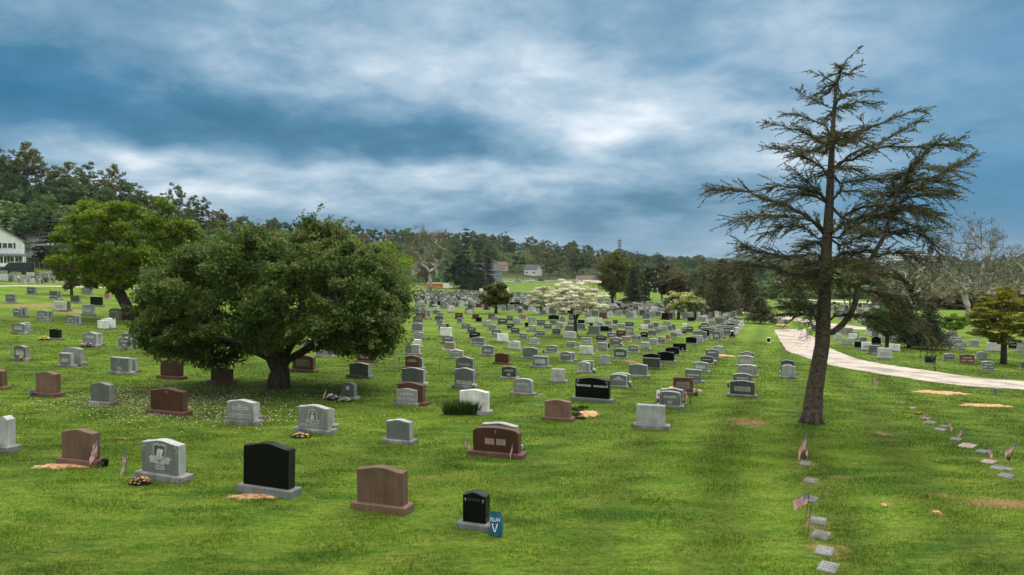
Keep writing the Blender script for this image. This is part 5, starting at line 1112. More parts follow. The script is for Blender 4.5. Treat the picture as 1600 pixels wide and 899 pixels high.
# ------------------------------------------------------------------ the large conifer
def big_conifer():
    r_ = np.random.default_rng(5); base = hit(1268, 661); Y0 = base[1]; S = Y0 / F
    def W(px, py, dy=0.): return at(px, py, Y0 + dy) - base
    A = lambda L_, ox, oy: [(x / 3.33 + ox, y / 3.33 + oy) for x, y in L_]
    trunk = [(1268, 666), (1270, 650), (1273, 610), (1279, 570), (1284, 540), (1286, 510), (1288, 470), (1290, 420), (1292, 370), (1295, 320), (1298, 270), (1301, 220), (1304, 170), (1306, 132), (1314, 112), (1324, 94), (1346, 72)]
    trw = [36, 31, 26, 23.5, 22, 22, 20, 18, 15, 13, 10.5, 8, 5.5, 4, 2.8, 1.8, .9]
    # small kinks make a real bole
    nodes = [W(x + r_.normal(0, .6), y) for x, y in trunk]; par = [i - 1 for i in range(len(trunk))]; rd = [w * S / 2 for w in trw]
    stem = [(1286, 522), (1302, 519), (1316, 508), (1330, 490), (1337, 470), (1340, 450), (1350, 425), (1364, 400), (1383, 367), (1392, 331), (1402, 300), (1414, 286), (1420, 268), (1440, 245)]
    stw = [9, 10, 9.5, 9, 8.5, 8, 7.5, 7, 6.3, 5.2, 4.2, 3.5, 2.4, 1.2]
    def chain(pts, w, dyend, startnode=None, k0=0.):
        idx = []
        n = len(pts); prev = startnode
        for i, (x, y) in enumerate(pts):
            f = i / (n - 1); nodes.append(W(x, y, k0 + dyend * f)); par.append(prev if prev is not None else -1); rd.append((w[i] if hasattr(w, '__len__') else w * (1 - .85 * f) + .5) * S / 2); prev = len(nodes) - 1; idx.append(prev)
        return idx
    sidx = chain(stem, stw, -.5)
    B = []   # polylines: pts, width px, depth at end (m)
    a5 = (1080, 50); a6 = (1080, 280)
    def br(L_, o, w, dy): B.append((A(L_, *o), w, dy))
    br([(750, 265), (690, 230), (610, 200)], a5, 2, .3); br([(745, 400), (640, 360), (560, 310)], a5, 2, -.5); br([(745, 520), (650, 470), (545, 430), (500, 430)], a5, 2.4, .6)
    br([(728, 610), (600, 530), (480, 490), (385, 470)], a5, 3, -.6); br([(715, 770), (680, 700), (560, 640), (400, 600)], a5, 3, .8); br([(735, 640), (640, 620), (520, 600)], a5, 2.4, -1.2)
    br([(700, 890), (600, 770), (560, 740)], a5, 3, -.4); br([(710, 860), (600, 825), (480, 800), (400, 810)], a5, 2.4, 1.0)
    br([(760, 250), (800, 225), (870, 190), (900, 150)], a5, 2, -.2); br([(755, 330), (860, 310), (960, 310)], a5, 2, .5); br([(755, 430), (830, 370), (900, 370), (980, 380)], a5, 2.2, -.5)
    br([(745, 610), (880, 520), (893, 480), (880, 430)], a5, 3.2, .2); br([(750, 625), (880, 520), (1000, 470), (1120, 420), (1230, 410)], a5, 4, -.8); br([(770, 665), (930, 600), (1060, 530), (1200, 450)], a5, 4, .7)
    br([(740, 690), (840, 660), (1000, 600), (1150, 600), (1300, 590), (1400, 570)], a5, 4.2, -.4); br([(740, 800), (850, 775), (1050, 765), (1150, 770)], a5, 3.6, .9); br([(740, 820), (850, 830), (950, 850)], a5, 3, -1.2)
    br([(690, 260), (560, 170), (450, 130), (300, 70), (110, 50)], a6, 5.5, .6); br([(695, 250), (600, 210), (470, 190), (330, 200), (230, 215)], a6, 4, -.9); br([(690, 330), (600, 260), (480, 250), (380, 290)], a6, 3, 1.2)
    br([(690, 395), (600, 395), (430, 395), (280, 350)], a6, 4.2, -.3); br([(690, 460), (520, 490), (400, 455), (280, 460), (90, 490)], a6, 4.5, .9); br([(90, 490), (20, 520), (-120, 500)], a6, 1.6, .3)
    br([(740, 215), (850, 165), (1000, 140), (1130, 150), (1290, 200)], a6, 4.2, -.7); br([(740, 250), (900, 200), (1050, 200), (1200, 260)], a6, 3.6, .8); br([(740, 330), (830, 260), (950, 190)], a6, 3.2, -.4)
    br([(735, 370), (850, 310), (960, 270), (1060, 280)], a6, 3.4, .9); br([(735, 400), (850, 385), (930, 370)], a6, 4, -1.0); br([(730, 440), (820, 430), (900, 480)], a6, 3, 1.4)
    br([(660, 670), (580, 668), (520, 665)], a6, 4, -.7); br([(655, 710), (600, 708), (480, 700)], a6, 4.4, .8)
    br([(720, 722), (800, 710), (900, 718), (1000, 728), (1110, 738)], a6, 3, -.8); br([(700, 560), (600, 560), (480, 560)], a6, 3, -1.4); br([(720, 520), (790, 540), (850, 560)], a6, 2.8, -1.2)
    # from the second stem
    br([(872, 590), (960, 592), (1060, 670), (1180, 740), (1250, 850)], a6, 5, -.9); br([(1010, 290), (1120, 270), (1230, 310), (1290, 400)], a6, 3.4, .7); br([(1035, 200), (1130, 100), (1250, 80), (1330, 60)], a6, 3.2, -.6)
    br([(1100, 850), (1180, 800), (1250, 770), (1380, 690), (1470, 650)], a5, 3.8, .5); br([(1105, 800), (1140, 730), (1200, 650), (1290, 570), (1390, 580)], a5, 3, -.6); br([(940, 420), (1040, 380), (1120, 400), (1200, 420)], a6, 3, -1.0)
    br([(960, 590), (1040, 620), (1100, 680), (1080, 740)], a6, 2, .6); br([(880, 550), (960, 500), (1000, 510)], a6, 2.4, .6); br([(1140, 730), (1160, 620), (1130, 540)], a6, 1.2, -.3)
    segs = []
    for pts, w, dy in B:
        p0 = W(*pts[0]); allw = np.array([nodes[k] for k in range(len(nodes))]); k = int(np.argmin(np.linalg.norm(allw[:len(trunk) + len(stem)] - p0, axis=1)))
        if np.linalg.norm(allw[k] - p0) > .6: k = None
        sm = [tuple(q) for q in catmull(pts, 3)]; 
        if k is not None: sm[0] = None
        ids = []; n = len(sm); prev = k
        for i, q in enumerate(sm):
            if q is None: ids.append(k); continue
            f = i / (n - 1); kk = nodes[k][1] if k is not None else 0
            nodes.append(W(q[0], q[1], dy * f) + r_.normal(0, .02, 3)); par.append(prev if prev is not None else -1); rd.append((w * (1 - .85 * f) + .35) * S / 2); prev = len(nodes) - 1; ids.append(prev)
        segs.append(ids)
    # branches running towards and away from the viewer, so that the tree is round
    tz = [(i, nodes[i]) for i in range(7, 15)]
    for j in range(26):
        i, b = tz[r_.integers(len(tz))]; f = (i - 7) / 8; L_ = (2.9 - 2.3 * f) * r_.uniform(.6, 1.1); a = r_.choice([math.pi / 2, -math.pi / 2]) + r_.uniform(-.55, .55); ids = [i]; prev = i
        off = np.array([0, 0, r_.uniform(-.3, .3)])
        for k in range(1, 6):
            t = k / 5; q = b + off * min(1, t * 3) + np.array([math.cos(a) * L_ * t, math.sin(a) * L_ * t, .25 * L_ * t - .3 * L_ * t * t]) + r_.normal(0, .03, 3); nodes.append(q); par.append(prev); rd.append((.035 * (1 - t) + .007)); prev = len(nodes) - 1; ids.append(prev)
        segs.append(ids)
    for st in (9, 10, 11, 12):     # a few on the second stem
        for s_ in (1, -1):
            b = nodes[sidx[st]]; prev = sidx[st]; ids = [prev]
            for k in range(1, 5): t = k / 4; nodes.append(b + np.array([.5 * t, s_ * 1.5 * t, .2 * t - .35 * t * t])); par.append(prev); rd.append(.025 * (1 - t) + .006); prev = len(nodes) - 1; ids.append(prev)
            segs.append(ids)
    segs.append([sidx[k] for k in range(9, 14)]); segs.append(list(range(12, len(trunk))))
    # sprays: twigs fan out flat on both sides of each branch and carry needles
    C = []; Tn = []; D = []
    low_dead = lambda p: False
    for ids in segs:
        P = np.array([nodes[k] for k in ids]); L_ = np.linalg.norm(np.diff(P, axis=0), axis=1); tot = L_.sum(); cum = np.concatenate([[0], np.cumsum(L_)]); top_ = P[:, 2].mean() / 12; nt = int(tot / (.026 + .024 * max(0, top_ - .45) * 2))
        for j in range(nt):
            s = r_.uniform(.14, 1.0); x = s * tot; k = min(len(L_) - 1, int(np.searchsorted(cum, x) - 1)); k = max(k, 0); f = (x - cum[k]) / L_[k]; q = P[k] * (1 - f) + P[k + 1] * f
            d = P[k + 1] - P[k]; d /= np.linalg.norm(d); side = np.cross(d, [0, 0, 1]); side /= np.linalg.norm(side) + 1e-6; sg = r_.choice([-1, 1]); up = r_.normal(.10, .30)
            dirv = d * r_.uniform(.5, 1.1) + side * sg * r_.uniform(.35, 1.0) + np.array([0, 0, up]); dirv /= np.linalg.norm(dirv)
            tl = r_.uniform(.30, .98) * (1.15 - .55 * abs(s - .55)) * (1 - .75 * max(0, min(1, (q[2] / 11.5 - .62) / .38))); e = q + dirv * tl + np.array([0, 0, -.20 * tl]); mid_ = (q + e) / 2 + np.array([0, 0, .05 * tl])
            k0 = ids[min(k, len(ids) - 1)]
            nodes.append(q); par.append(-1); nodes.append(mid_); par.append(len(nodes) - 2); nodes.append(e); par.append(len(nodes) - 2); rd.extend([.009, .006, .003])
            dens = 0.25 if r_.random() < .18 else 1.0
            m = int(25 * tl / .4 * dens); t = r_.random(m)[:, None] ** .8; c = q * (1 - t) + e * t + np.array([0, 0, .05 * tl]) * np.sin(t * math.pi)
            nd = dirv[None] * .8 + r_.normal(0, .55, (m, 3)) * np.array([1, 1, .45]) + np.array([0, 0, -.12]); nd /= np.linalg.norm(nd, axis=1)[:, None]
            C.append(c); D.append(nd); Tn.append(np.clip(r_.normal(.38 + .25 * (q[2] / 11), .25, m), 0, 1))
    C = np.concatenate(C); D = np.concatenate(D); Tn = np.concatenate(Tn); n = len(C); print('needles', n)
    sl = r_.uniform(.045, .12, n)[:, None]; sw = r_.uniform(.006, .013, n)[:, None]; pv = np.cross(D, r_.normal(size=(n, 3))); pv /= np.linalg.norm(pv, axis=1)[:, None]
    V = np.empty((n, 4, 3)); V[:, 0] = C; V[:, 1] = C + D * sl * .5 + pv * sw; V[:, 2] = C + D * sl; V[:, 3] = C + D * sl * .5 - pv * sw
    r = empty('conifer_tree', base); tag(r, 'tall ragged dark conifer with forked trunk, largest tree at right', 'tree')
    link_mesh('trunk', tubes_mesh('trunk', nodes, par, rd, M['bark']), r); link_mesh('crown', leafmesh('crown', V.reshape(-1, 3), M['L_conifer'], Tn), r)
    # bare dead twigs low on the left, and root flare
    q = MB()
    for s_ in range(9):
        a_ = W(1284 - r_.random() * 3, 488 + s_ * 3); e_ = W(1284 - r_.uniform(20, 46), 500 + r_.uniform(0, 34), r_.uniform(-1, .4)); pts = [a_]
        for k in range(1, 6): pts.append(a_ * (1 - k / 5) + e_ * (k / 5) + r_.normal(0, .05, 3))
        q.tube(pts, [.014, .011, .009, .007, .005, .003], 4)
        for k in range(2, 5):
            for z in range(2): q.tube([pts[k], pts[k] + r_.normal(0, .12, 3) + (-.1, 0, -.1), pts[k] + r_.normal(0, .2, 3) + (-.2, 0, -.2)], [.006, .004, .003], 3)
    q.build('dead_twigs', M['bark_grey'], r)
    q = MB()
    for k in range(7):
        a_ = k * .9 + .3; q.tube([(.24 * math.cos(a_), .24 * math.sin(a_), .34), (.31 * math.cos(a_), .31 * math.sin(a_), .08), (.44 * math.cos(a_), .44 * math.sin(a_), -.06)], [.08, .07, .03], 7)
    q.build('roots', M['bark'], r)
big_conifer()

# ------------------------------------------------------------------ named mid-distance trees
def conif(px, py, wpx, hpx, label, seed, leafm='L_spruce', kind='spruce_tree', droop=.35, tiers=18, low=.05, dens=24):
    p = hit(px, py); m_ = p[1] / F; tm, cm = conifer_mesh(seed, hpx * m_, wpx * m_, M[leafm], M['bark_dark'], tiers, max(.08, 1.6 * m_), dens, low, droop)
    return plant(kind, px, py, tm, cm, label)
def bl(px, py, wpx, hpx, leafm, label, seed, kind='broadleaf_tree', n=70, per=90, flat=.75, low=.15, tr=.3, bark='bark_dark', cl=.17, ts=0, topsharp=1.0, size=None):
    p = hit(px, py); m_ = p[1] / F
    tm, cm = broadleaf('d', seed, hpx * m_, wpx * m_, M[leafm], M[bark], n=n, per=per, size=size or max(.09, 1.7 * m_), trunk_h=.2, tr=tr, low=low, cl=cl, flat=flat, tintshift=ts, topsharp=topsharp, minr=.0)
    return plant(kind, px, py, tm, cm, label)
conif(728, 452, 36, 100, 'tallest narrow dark spruce behind the far graves', 61)
bl(722, 458, 42, 66, 'L_dark', 'dark green rounded tree before the tall narrow spruce', 62, low=.12)
conif(748, 455, 30, 72, 'dark spruce, left one of the close-set pair', 63); conif(762, 454, 28, 66, 'dark spruce, right one of the close-set pair', 64)
bl(957, 474, 64, 86, 'L_olive', 'tall olive-green tree above the far graves', 65, n=110, low=.12); bl(990, 474, 40, 66, 'L_olive', 'olive-green tree half behind the single dark spruce', 165, low=.1)
conif(989, 477, 34, 62, 'single dark spruce beside the tall olive tree', 66); conif(1006, 475, 20, 34, 'small dark spruce right of the single one', 67, tiers=10)
bl(1014, 470, 34, 56, 'L_dark', 'dark green tree between spruce and purple tree', 68)
bl(1052, 478, 48, 50, 'L_purple', 'dark purple-leaved rounded tree', 69, 'purple_tree', n=80, flat=.55); bl(1034, 470, 32, 60, 'L_spruce', 'dark green tree before the white gabled house', 169)
conif(1128, 492, 76, 92, 'drooping olive hemlock, left one at the end of field', 70, 'L_conifer', 'hemlock_tree', .5, 20, .08, 30); conif(1168, 488, 60, 84, 'drooping olive hemlock, right one at end of field', 71, 'L_conifer', 'hemlock_tree', .5, 20, .1, 30)
conif(1098, 482, 44, 66, 'dark hemlock behind the yellowish dogwoods', 170, 'L_conifer', 'hemlock_tree', .5, 16, .08, 26); bl(1122, 478, 46, 58, 'L_dark', 'dark green tree between the hemlocks', 171); bl(1150, 481, 44, 66, 'L_green', 'mid-green tree behind the hemlocks', 172)
conif(1188, 506, 70, 44, 'low spreading hemlock at the head of the road', 72, 'L_conifer', 'hemlock_tree', .4, 12, .22, 30)
conif(1250, 493, 66, 44, 'low dark pine behind the large conifer trunk', 73, 'L_dark', 'pine_tree', .2, 12, .25, 26)
conif(1452, 546, 74, 76, 'dark green pine beyond the road under conifer branches', 74, 'L_spruce', 'pine_tree', .2, 18, .12, 34)
conif(1420, 543, 50, 52, 'small dark pine left of larger pine beyond the road', 174, 'L_conifer', 'pine_tree', .2, 14, .2, 26)
# sycamores
p = hit(672, 455); m_ = p[1] / F
tm, cm = bare_mesh(81, 108 * m_, 92 * m_, M['bark_pale'], n=170, tr=.85, trunk_h=.22, low=.3, haze=M['L_brown'], hz_n=26, hsize=.28)
plant('sycamore_tree', 672, 455, tm, cm, 'pale-limbed sycamore with thin tan foliage above the school bus', rot=0)
tm, cm = bare_mesh(82, 70 * m_, 60 * m_, M['bark_grey'], n=170, tr=.4, trunk_h=.2, low=.25)
plant('bare_tree', 388, 440, tm, cm, 'bare leafless grey tree against the sky behind the crabapple', sc_=1.0, pos=np.array([*(lambda q: (q[0], q[1]))(at(388, 350, 300)), 0]) + np.array([0, 0, hz(*(lambda q: (q[0], q[1]))(at(388, 350, 300)))]))
p = hit(1505, 506); m_ = p[1] / F
tm, cm = bare_mesh(83, 172 * m_, 122 * m_, M['bark_pale'], n=330, tr=.42, trunk_h=.16, low=.28, haze=M['L_brown'], hz_n=4, hsize=.1)
plant('sycamore_tree', 1512, 506, tm, cm, 'largest bare pale-limbed sycamore against the sky at right', rot=.5)
tm, cm = bare_mesh(84, 118 * m_, 96 * m_, M['bark_pale'], n=220, tr=.4, trunk_h=.2, low=.3, haze=M['L_brown'], hz_n=4, hsize=.1)
plant('sycamore_tree', 1432, 506, tm, cm, 'smaller bare pale-limbed sycamore behind the large conifer branches', rot=1.5); 
plant('sycamore_tree', 1565, 500, tm, cm, 'bare pale sycamore at the right edge behind golden tree', rot=3.5, sc_=1.2)

# ------------------------------------------------------------------ forest on the hills: prototypes then copies
PRO = []
for k, (lm, n, fl_, br_) in enumerate((('L_green', 46, .75, 0), ('L_green', 40, .6, 0), ('L_dark', 46, .75, 0), ('L_olive', 42, .7, 0), ('L_brown', 40, .7, 0), ('L_dark', 36, .65, 0), ('L_maple', 40, .6, 0), ('L_purple', 40, .6, 0))):
    tm, cm = broadleaf('f', 100 + k, 14., 10.5 + (k % 3), M[lm], M['bark_dark'], n=n, per=42, size=.42, trunk_h=.3, tr=.25, low=.16, cl=.18, flat=fl_); PRO.append((tm, cm, lm))
for k in range(2):   # tall woodland edge trees with high crowns
    tm, cm = broadleaf('f', 120 + k, 19., 9.5, M['L_olive' if k else 'L_green'], M['bark_dark'], n=40, per=34, size=.38, trunk_h=.45, tr=.25, low=.42, cl=.18, flat=.65); PRO.append((tm, cm, 'ridge'))
tm, cm = conifer_mesh(130, 16, 7, M['L_spruce'], M['bark_dark'], 14, .4, 10); PRO.append((tm, cm, 'spruce'))
tm, cm = bare_mesh(131, 14, 10, M['bark_grey'], n=90, tr=.3, haze=M['L_brown'], hz_n=10, hsize=.3); PRO.append((tm, cm, 'bare'))
LOOK = {'L_green': 'rounded mid-green', 'L_dark': 'rounded dark green', 'L_olive': 'olive-green', 'L_brown': 'brownish budding', 'L_maple': 'yellow-green', 'L_purple': 'purple-leaved', 'ridge': 'tall high-crowned', 'spruce': 'pointed dark', 'bare': 'bare greyish'}
FT = []; placed = []
def fplace(x, y, k, s):
    tm, cm, l = PRO[k]; z = hz(x, y) - .3; r = plant('woodland_tree', 0, 0, tm, cm, sc_=(s * random.uniform(.9, 1.15), s * random.uniform(.9, 1.15), s * random.uniform(.88, 1.12)), group='trees on the wooded hillside', pos=(x, y, z))
    px, py = to_px((x, y, z + 7 * s)); FT.append((r, px, py, LOOK[l])); placed.append((x, y))
def ok_sp(x, y, d): return not placed or min((x - a) ** 2 + (y - b) ** 2 for a, b in placed) > d * d
def ridge_at(px): return np.interp(px, PXK, RIDGE_D), np.interp(px, PXK, BASE_D)
HOUSEPX = [(-60, 70), (757, 792), (820, 850), (1010, 1030), (910, 942)]
# skyline rows first
px = -40.
while px < 1120:
    rdg, bd_ = ridge_at(px); D = rdg - random.uniform(0, 18); u = (px - CXP) / F; y = D / math.sqrt(1 + u * u)
    left = px < 330; k = random.choice((8, 9, 8, 3, 4, 0, 1, 3)) if left else random.choice((0, 1, 2, 3, 4, 4, 5, 0)); s = random.uniform(.85, 1.1) if left else random.uniform(.7, 1.05)
    fplace(u * y, y, k, s); px += (5.2 if left else 7.6) * s * .9 * F / D * random.uniform(.8, 1.15)
random.seed(21); tries = 0
while len(FT) < 292 and tries < 9000:
    tries += 1; px = random.uniform(-50, 1190)
    rdg, bd_ = ridge_at(px); off = 85 if 770 < px < 935 else 25 if px > 640 else 6
    D = bd_ + off + (rdg - bd_ - off) * random.random() ** 1.0; u = (px - CXP) / F; y = D / math.sqrt(1 + u * u); x = u * y
    if any(a < px < b and D < bd_ + off + (12 if a < 100 else 60) for a, b in HOUSEPX): continue
    if px > 200 and px < 640 and D < rdg - 120: continue
    if not ok_sp(x, y, 8.8 if D < 400 else 11.5): continue
    if px < 330: k = random.choice((0, 0, 1, 2, 5, 0, 4 if D > bd_ + 70 else 1, 10))
    else: k = random.choice((0, 1, 2, 2, 5, 3, 4, 4, 5, 10 if random.random() < .5 else 1, 11 if random.random() < .5 else 2))
    fplace(x, y, k, random.uniform(.72, 1.05) if D < 420 else random.uniform(.85, 1.25))
FL = [('the white house', 20, 385), ('the bare skyline tree', 388, 330), ('the yellow-green maple', 210, 360), ('the bus-side sycamore', 668, 395), ('the blue-grey house', 770, 422), ('the pale farmhouse', 833, 418), ('the cell mast', 968, 390), ('the white gabled house', 1020, 418), ('the brown-roofed house', 920, 425), ('the purple tree', 1052, 445), ('the tall narrow spruce', 728, 380), ('the lone ridge tree', 787, 356), ('the left picture edge', -5, 280), ('the crabapple top', 470, 345), ('the tallest hilltop clump', 440, 345)]
FL = FL[:-1]
rank_labels(FT, FL, 'woodland tree', ('left of', 'right of', 'above', 'below'))
u = at(787, 372, 640); r = plant('lone_tree', 0, 0, PRO[2][0], PRO[2][1], 'lone dark tree standing above the ridge skyline', pos=(u[0], u[1], hz(u[0], u[1]) + 1.5), sc_=(1., 1., 1.25))
u = at(437, 372, 300); plant('broadleaf_tree', 0, 0, PRO[0][0], PRO[0][1], 'dark green rounded tree rising above crabapple right of bare tree', pos=(u[0], u[1], hz(u[0], u[1])), sc_=1.2)
u = at(80, 420, 190); plant('dark_conifer', 0, 0, PRO[10][0], PRO[10][1], 'dark spreading conifer right of the white house', 'tree', pos=(u[0], u[1], hz(u[0], u[1])), sc_=(1.6, 1.6, .9))
u = at(60, 420, 200); plant('broadleaf_tree', 0, 0, PRO[5][0], PRO[5][1], 'dark rounded tree behind fence right of the white house', pos=(u[0], u[1], hz(u[0], u[1])), sc_=.8)
# beyond: woodland masses as one object each
def mass(name, label, gen, leafm, size, per, R0):
    r_ = np.random.default_rng(abs(hash(label)) % 1000 if False else len(label)); P = gen(r_); C = []; T = []
    for (x, y, z, s) in P:
        k = per; d = r_.normal(size=(k, 3)); d /= np.linalg.norm(d, axis=1)[:, None]; d[:, 2] = np.abs(d[:, 2]) * 1.0 - .15
        C.append(np.array([x, y, z]) + d * R0 * s * (r_.uniform(.75, 1.1, k))[:, None]); T.append(np.clip(r_.normal(r_.uniform(.2, .8), .15, k), 0, 1))
    C = np.concatenate(C); T = np.concatenate(T); tag(link_mesh(name, leafmesh(name, leaves(C, size, T, upb=.8, asp=.8, r_=r_), leafm, T)), label, 'woodland', kind='stuff')
def gen_far(r_):
    out = []
    for _ in range(3900):
        px = r_.uniform(950, 2200); D = r_.uniform(1000, 2600); u = (px - CXP) / F; y = D / math.sqrt(1 + u * u); x = u * y; out.append((x, y, hz(x, y) + 4, r_.uniform(.7, 1.5)))
    return out
mass('distant_woodland', 'far-off woodland covering the low hills at the horizon', gen_far, M['L_far'], 4.0, 26, 8)
def gen_valley(r_):
    out = []
    for _ in range(2700):
        px = r_.uniform(1180, 2200); D = 330 + 600 * r_.random(); u = (px - CXP) / F; y = D / math.sqrt(1 + u * u); x = u * y
        out.append((x, y, hz(x, y) + .8, r_.uniform(.6, 1.2)))
    return out
mass('valley_woodland', 'green woodland in the valley behind the sycamores', gen_valley, M['L_green'], 1.3, 60, 6.5)
def gen_right(r_):
    out = []
    for _ in range(900):
        px = r_.uniform(1390, 2100); D = r_.uniform(215, 330); u = (px - CXP) / F; y = D / math.sqrt(1 + u * u); x = u * y
        out.append((x, y, hz(x, y) + .5 + 2 * r_.random(), r_.uniform(.6, 1.1)))
    return out
mass('brush_woodland', 'grey-brown thicket of brush along the right side of the valley', gen_right, M['L_brown'], .7, 110, 5.0)
def gen_hill(r_):
    out = []
    for _ in range(1700):
        px = r_.uniform(-60, 1190); rdg, bd_ = ridge_at(px); off = 105 if 770 < px < 935 else 40 if px > 640 else 14
        D = r_.uniform(bd_ + off, rdg + 25); u = (px - CXP) / F; y = D / math.sqrt(1 + u * u); x = u * y
        if any(a < px < b and D < bd_ + off + (12 if a < 100 else 60) for a, b in HOUSEPX): continue
        out.append((x, y, hz(x, y) + 1.2, r_.uniform(.5, 1.0)))
    return out
mass('understorey', 'dense understorey of bushes between trees on the wooded hillside', gen_hill, M['L_green'], .8, 60, 5.0)

# fallen petals below the crabapple and maple
def petals():
    V = []; c = hit(430, 612); specs = [(c[0] - 2.2, c[1] - 1.8, 5.2, 3.4, 2600), (c[0] - 4.5, c[1] - 3.2, 3.5, 2.0, 700), (hit(330, 650)[0], hit(330, 650)[1], 3.5, 1.6, 700), (hit(100, 485)[0], hit(100, 485)[1], 6, 4, 500)]
    for cx, cy, a, b, n in specs:
        for i in range(n):
            x, y = random.gauss(cx, a * .55), random.gauss(cy, b * .55); z = hz(x, y) + random.uniform(.035, .065); s = random.uniform(.012, .028); w = random.uniform(0, 6)
            V += [(x + s * math.cos(w + k * 1.57), y + s * math.sin(w + k * 1.57), z + random.uniform(-.004, .004)) for k in range(4)]
    me = np_mesh('fallen_petals', np.array(V), 4, np.arange(len(V)), M['petal']); tag(link_mesh('fallen_petals', me), 'pale pink petals scattered on grass below the crabapple', 'petals', kind='stuff')
petals()

# ------------------------------------------------------------------ houses
def house(px, py, D, wid, dep, eave, ridge, wall, roof, rz, label, wins=(), gable_front=False, porch=False, chim=False, name='house'):
    d = ray(px, py); y = D; x = d[0] / d[1] * D; r = empty(name, (x, y, hz(x, y) - .3), rz); tag(r, label, 'house')
    q = MB(); a, b = wid / 2, dep / 2
    if gable_front: q.prism([(-a, 0), (a, 0), (a, eave), (0, ridge), (-a, eave)], -b, b)
    else:
        q.add([(-a, -b, 0), (-a, b, 0), (-a, b, eave), (-a, 0, ridge), (-a, -b, eave), (a, -b, 0), (a, b, 0), (a, b, eave), (a, 0, ridge), (a, -b, eave)], [(0, 1, 2, 3, 4)[::-1], (5, 6, 7, 8, 9), (0, 5, 9, 4), (1, 2, 7, 6), (0, 1, 6, 5)[::-1], (4, 9, 8, 3), (3, 8, 7, 2)])
    q.build('wall', M[wall], r); q = MB(); q.box((0, 0, -2.5), (wid - .1, dep - .1, 5.1)); q.build('foundation', M['fence'], r); q = MB(); o_ = .35; t = .18; e = .3
    sl = (ridge - eave) / (a if gable_front else b)
    if gable_front:
        for s in (-1, 1): q.add([(0, -b - o_, ridge + t), (0, b + o_, ridge + t), (s * (a + e), b + o_, eave - e * sl + t), (s * (a + e), -b - o_, eave - e * sl + t), (0, -b - o_, ridge + .01), (0, b + o_, ridge + .01), (s * (a + e), b + o_, eave - e * sl + .01), (s * (a + e), -b - o_, eave - e * sl + .01)], [(0, 1, 2, 3), (7, 6, 5, 4), (0, 3, 7, 4), (3, 2, 6, 7), (2, 1, 5, 6)])
    else:
        for s in (-1, 1): q.add([(-a - o_, 0, ridge + t), (a + o_, 0, ridge + t), (a + o_, s * (b + e), eave - e * sl + t), (-a - o_, s * (b + e), eave - e * sl + t), (-a - o_, 0, ridge + .01), (a + o_, 0, ridge + .01), (a + o_, s * (b + e), eave - e * sl + .01), (-a - o_, s * (b + e), eave - e * sl + .01)], [(0, 1, 2, 3), (7, 6, 5, 4), (0, 3, 7, 4), (3, 2, 6, 7), (2, 1, 5, 6)])
    rf = q.build('roof', M[roof], r)
    if chim: q = MB(); q.box((a * .4, 0, ridge + .3), (.8, .6, 1.8)); q.build('chimney', M['roof_brown'], rf)
    for (wx, wz, ww, wh) in wins:
        q = MB(); q.box((wx, -b - .02, wz), (ww, .10, wh)); f = q.build('window', M['white'], r); q = MB()
        for s in (-1, 1): q.box((wx + s * ww * .23, -b - .05, wz), (ww * .38, .08, wh * .84))
        q.build('pane', M['glass'], f); q = MB()
        for s in (-1, 1): q.box((wx + s * (ww / 2 + .22), -b - .03, wz), (.38, .08, wh))
        q.build('shutter', M['shutter'], f)
    if porch:
        q = MB(); q.add([(-a, -b - .05, 2.9), (a + .8, -b - .05, 2.9), (a + .8, -b - 2.2, 2.45), (-a, -b - 2.2, 2.45), (-a, -b - .05, 3.05), (a + .8, -b - .05, 3.05), (a + .8, -b - 2.2, 2.62), (-a, -b - 2.2, 2.62)], [(3, 2, 1, 0), (4, 5, 6, 7), (0, 1, 5, 4), (1, 2, 6, 5), (2, 3, 7, 6), (3, 0, 4, 7)]); q.build('porch_roof', M['roof_dark'], r)
        for k in range(6): q = MB(); q.box((-a + .3 + k * (wid + .3) / 5, -b - 2.0, 1.2), (.16, .16, 2.5)); q.build('post', M['white'], r)
        q = MB(); q.box((0, -b - 2.02, .45), (wid, .1, .8)); q.build('railing', M['white'], r)
        q = MB(); q.box((1.4, -b - .03, 1.15), (1., .1, 2.1)); q.build('door', M['shutter'], r)
    return r
house(-3, 425, 178, 10.6, 9, 6.2, 9.6, 'siding', 'roof_dark', R(31), 'white two-storey gabled house with porch at the left edge', [(2.3, 5.0, 2.3, 1.35), (3.6, 1.7, 1.9, 1.2), (-1.5, 1.7, 1.9, 1.2)], True, True)
house(60, 405, 198, 9, 8, 4, 6.5, 'siding', 'roof_dark', R(0), 'grey-roofed small house between the trees right of the white house', [(-2, 2.2, 1.2, 1.2), (2, 2.2, 1.2, 1.2)])
house(762, 440, 455, 15, 10, 8.5, 13, 'siding_blue', 'roof_dark', R(20), 'tall blue-grey house with slate roof behind the dark spruces', [(x_, z_, 1.2, 1.6) for x_ in (-5, 0, 5.3) for z_ in (2, 5.5)], False, False, True)
house(833, 430, 510, 10, 7, 4.5, 7.5, 'siding', 'roof_dark', R(-35), 'white farmhouse with gabled dark roof in the trees', [(-3, 2.2, 1.2, 1.4), (3, 2.2, 1.2, 1.4)], False, False, True)
house(918, 434, 500, 15, 8, 3, 5.2, 'siding', 'roof_brown', R(5), 'low brown-roofed house beside the green hillside field', [(-4, 1.6, 1.4, 1.2), (3, 1.6, 1.4, 1.2)])
house(1020, 440, 500, 9, 9, 8.5, 12.5, 'siding', 'roof_dark', R(-15), 'tall white gabled house between dark trees right of the mast', [(-1.8, 3, 1.2, 1.5), (1.8, 6, 1.2, 1.5)], True)
house(663, 446, 450, 16, 9, 6, 9.5, 'siding_tan', 'roof_brown', R(10), 'tan house behind the sycamore and school bus', [(x_, z_, 1.2, 1.4) for x_ in (-5, 0, 5) for z_ in (1.8, 4.5)])
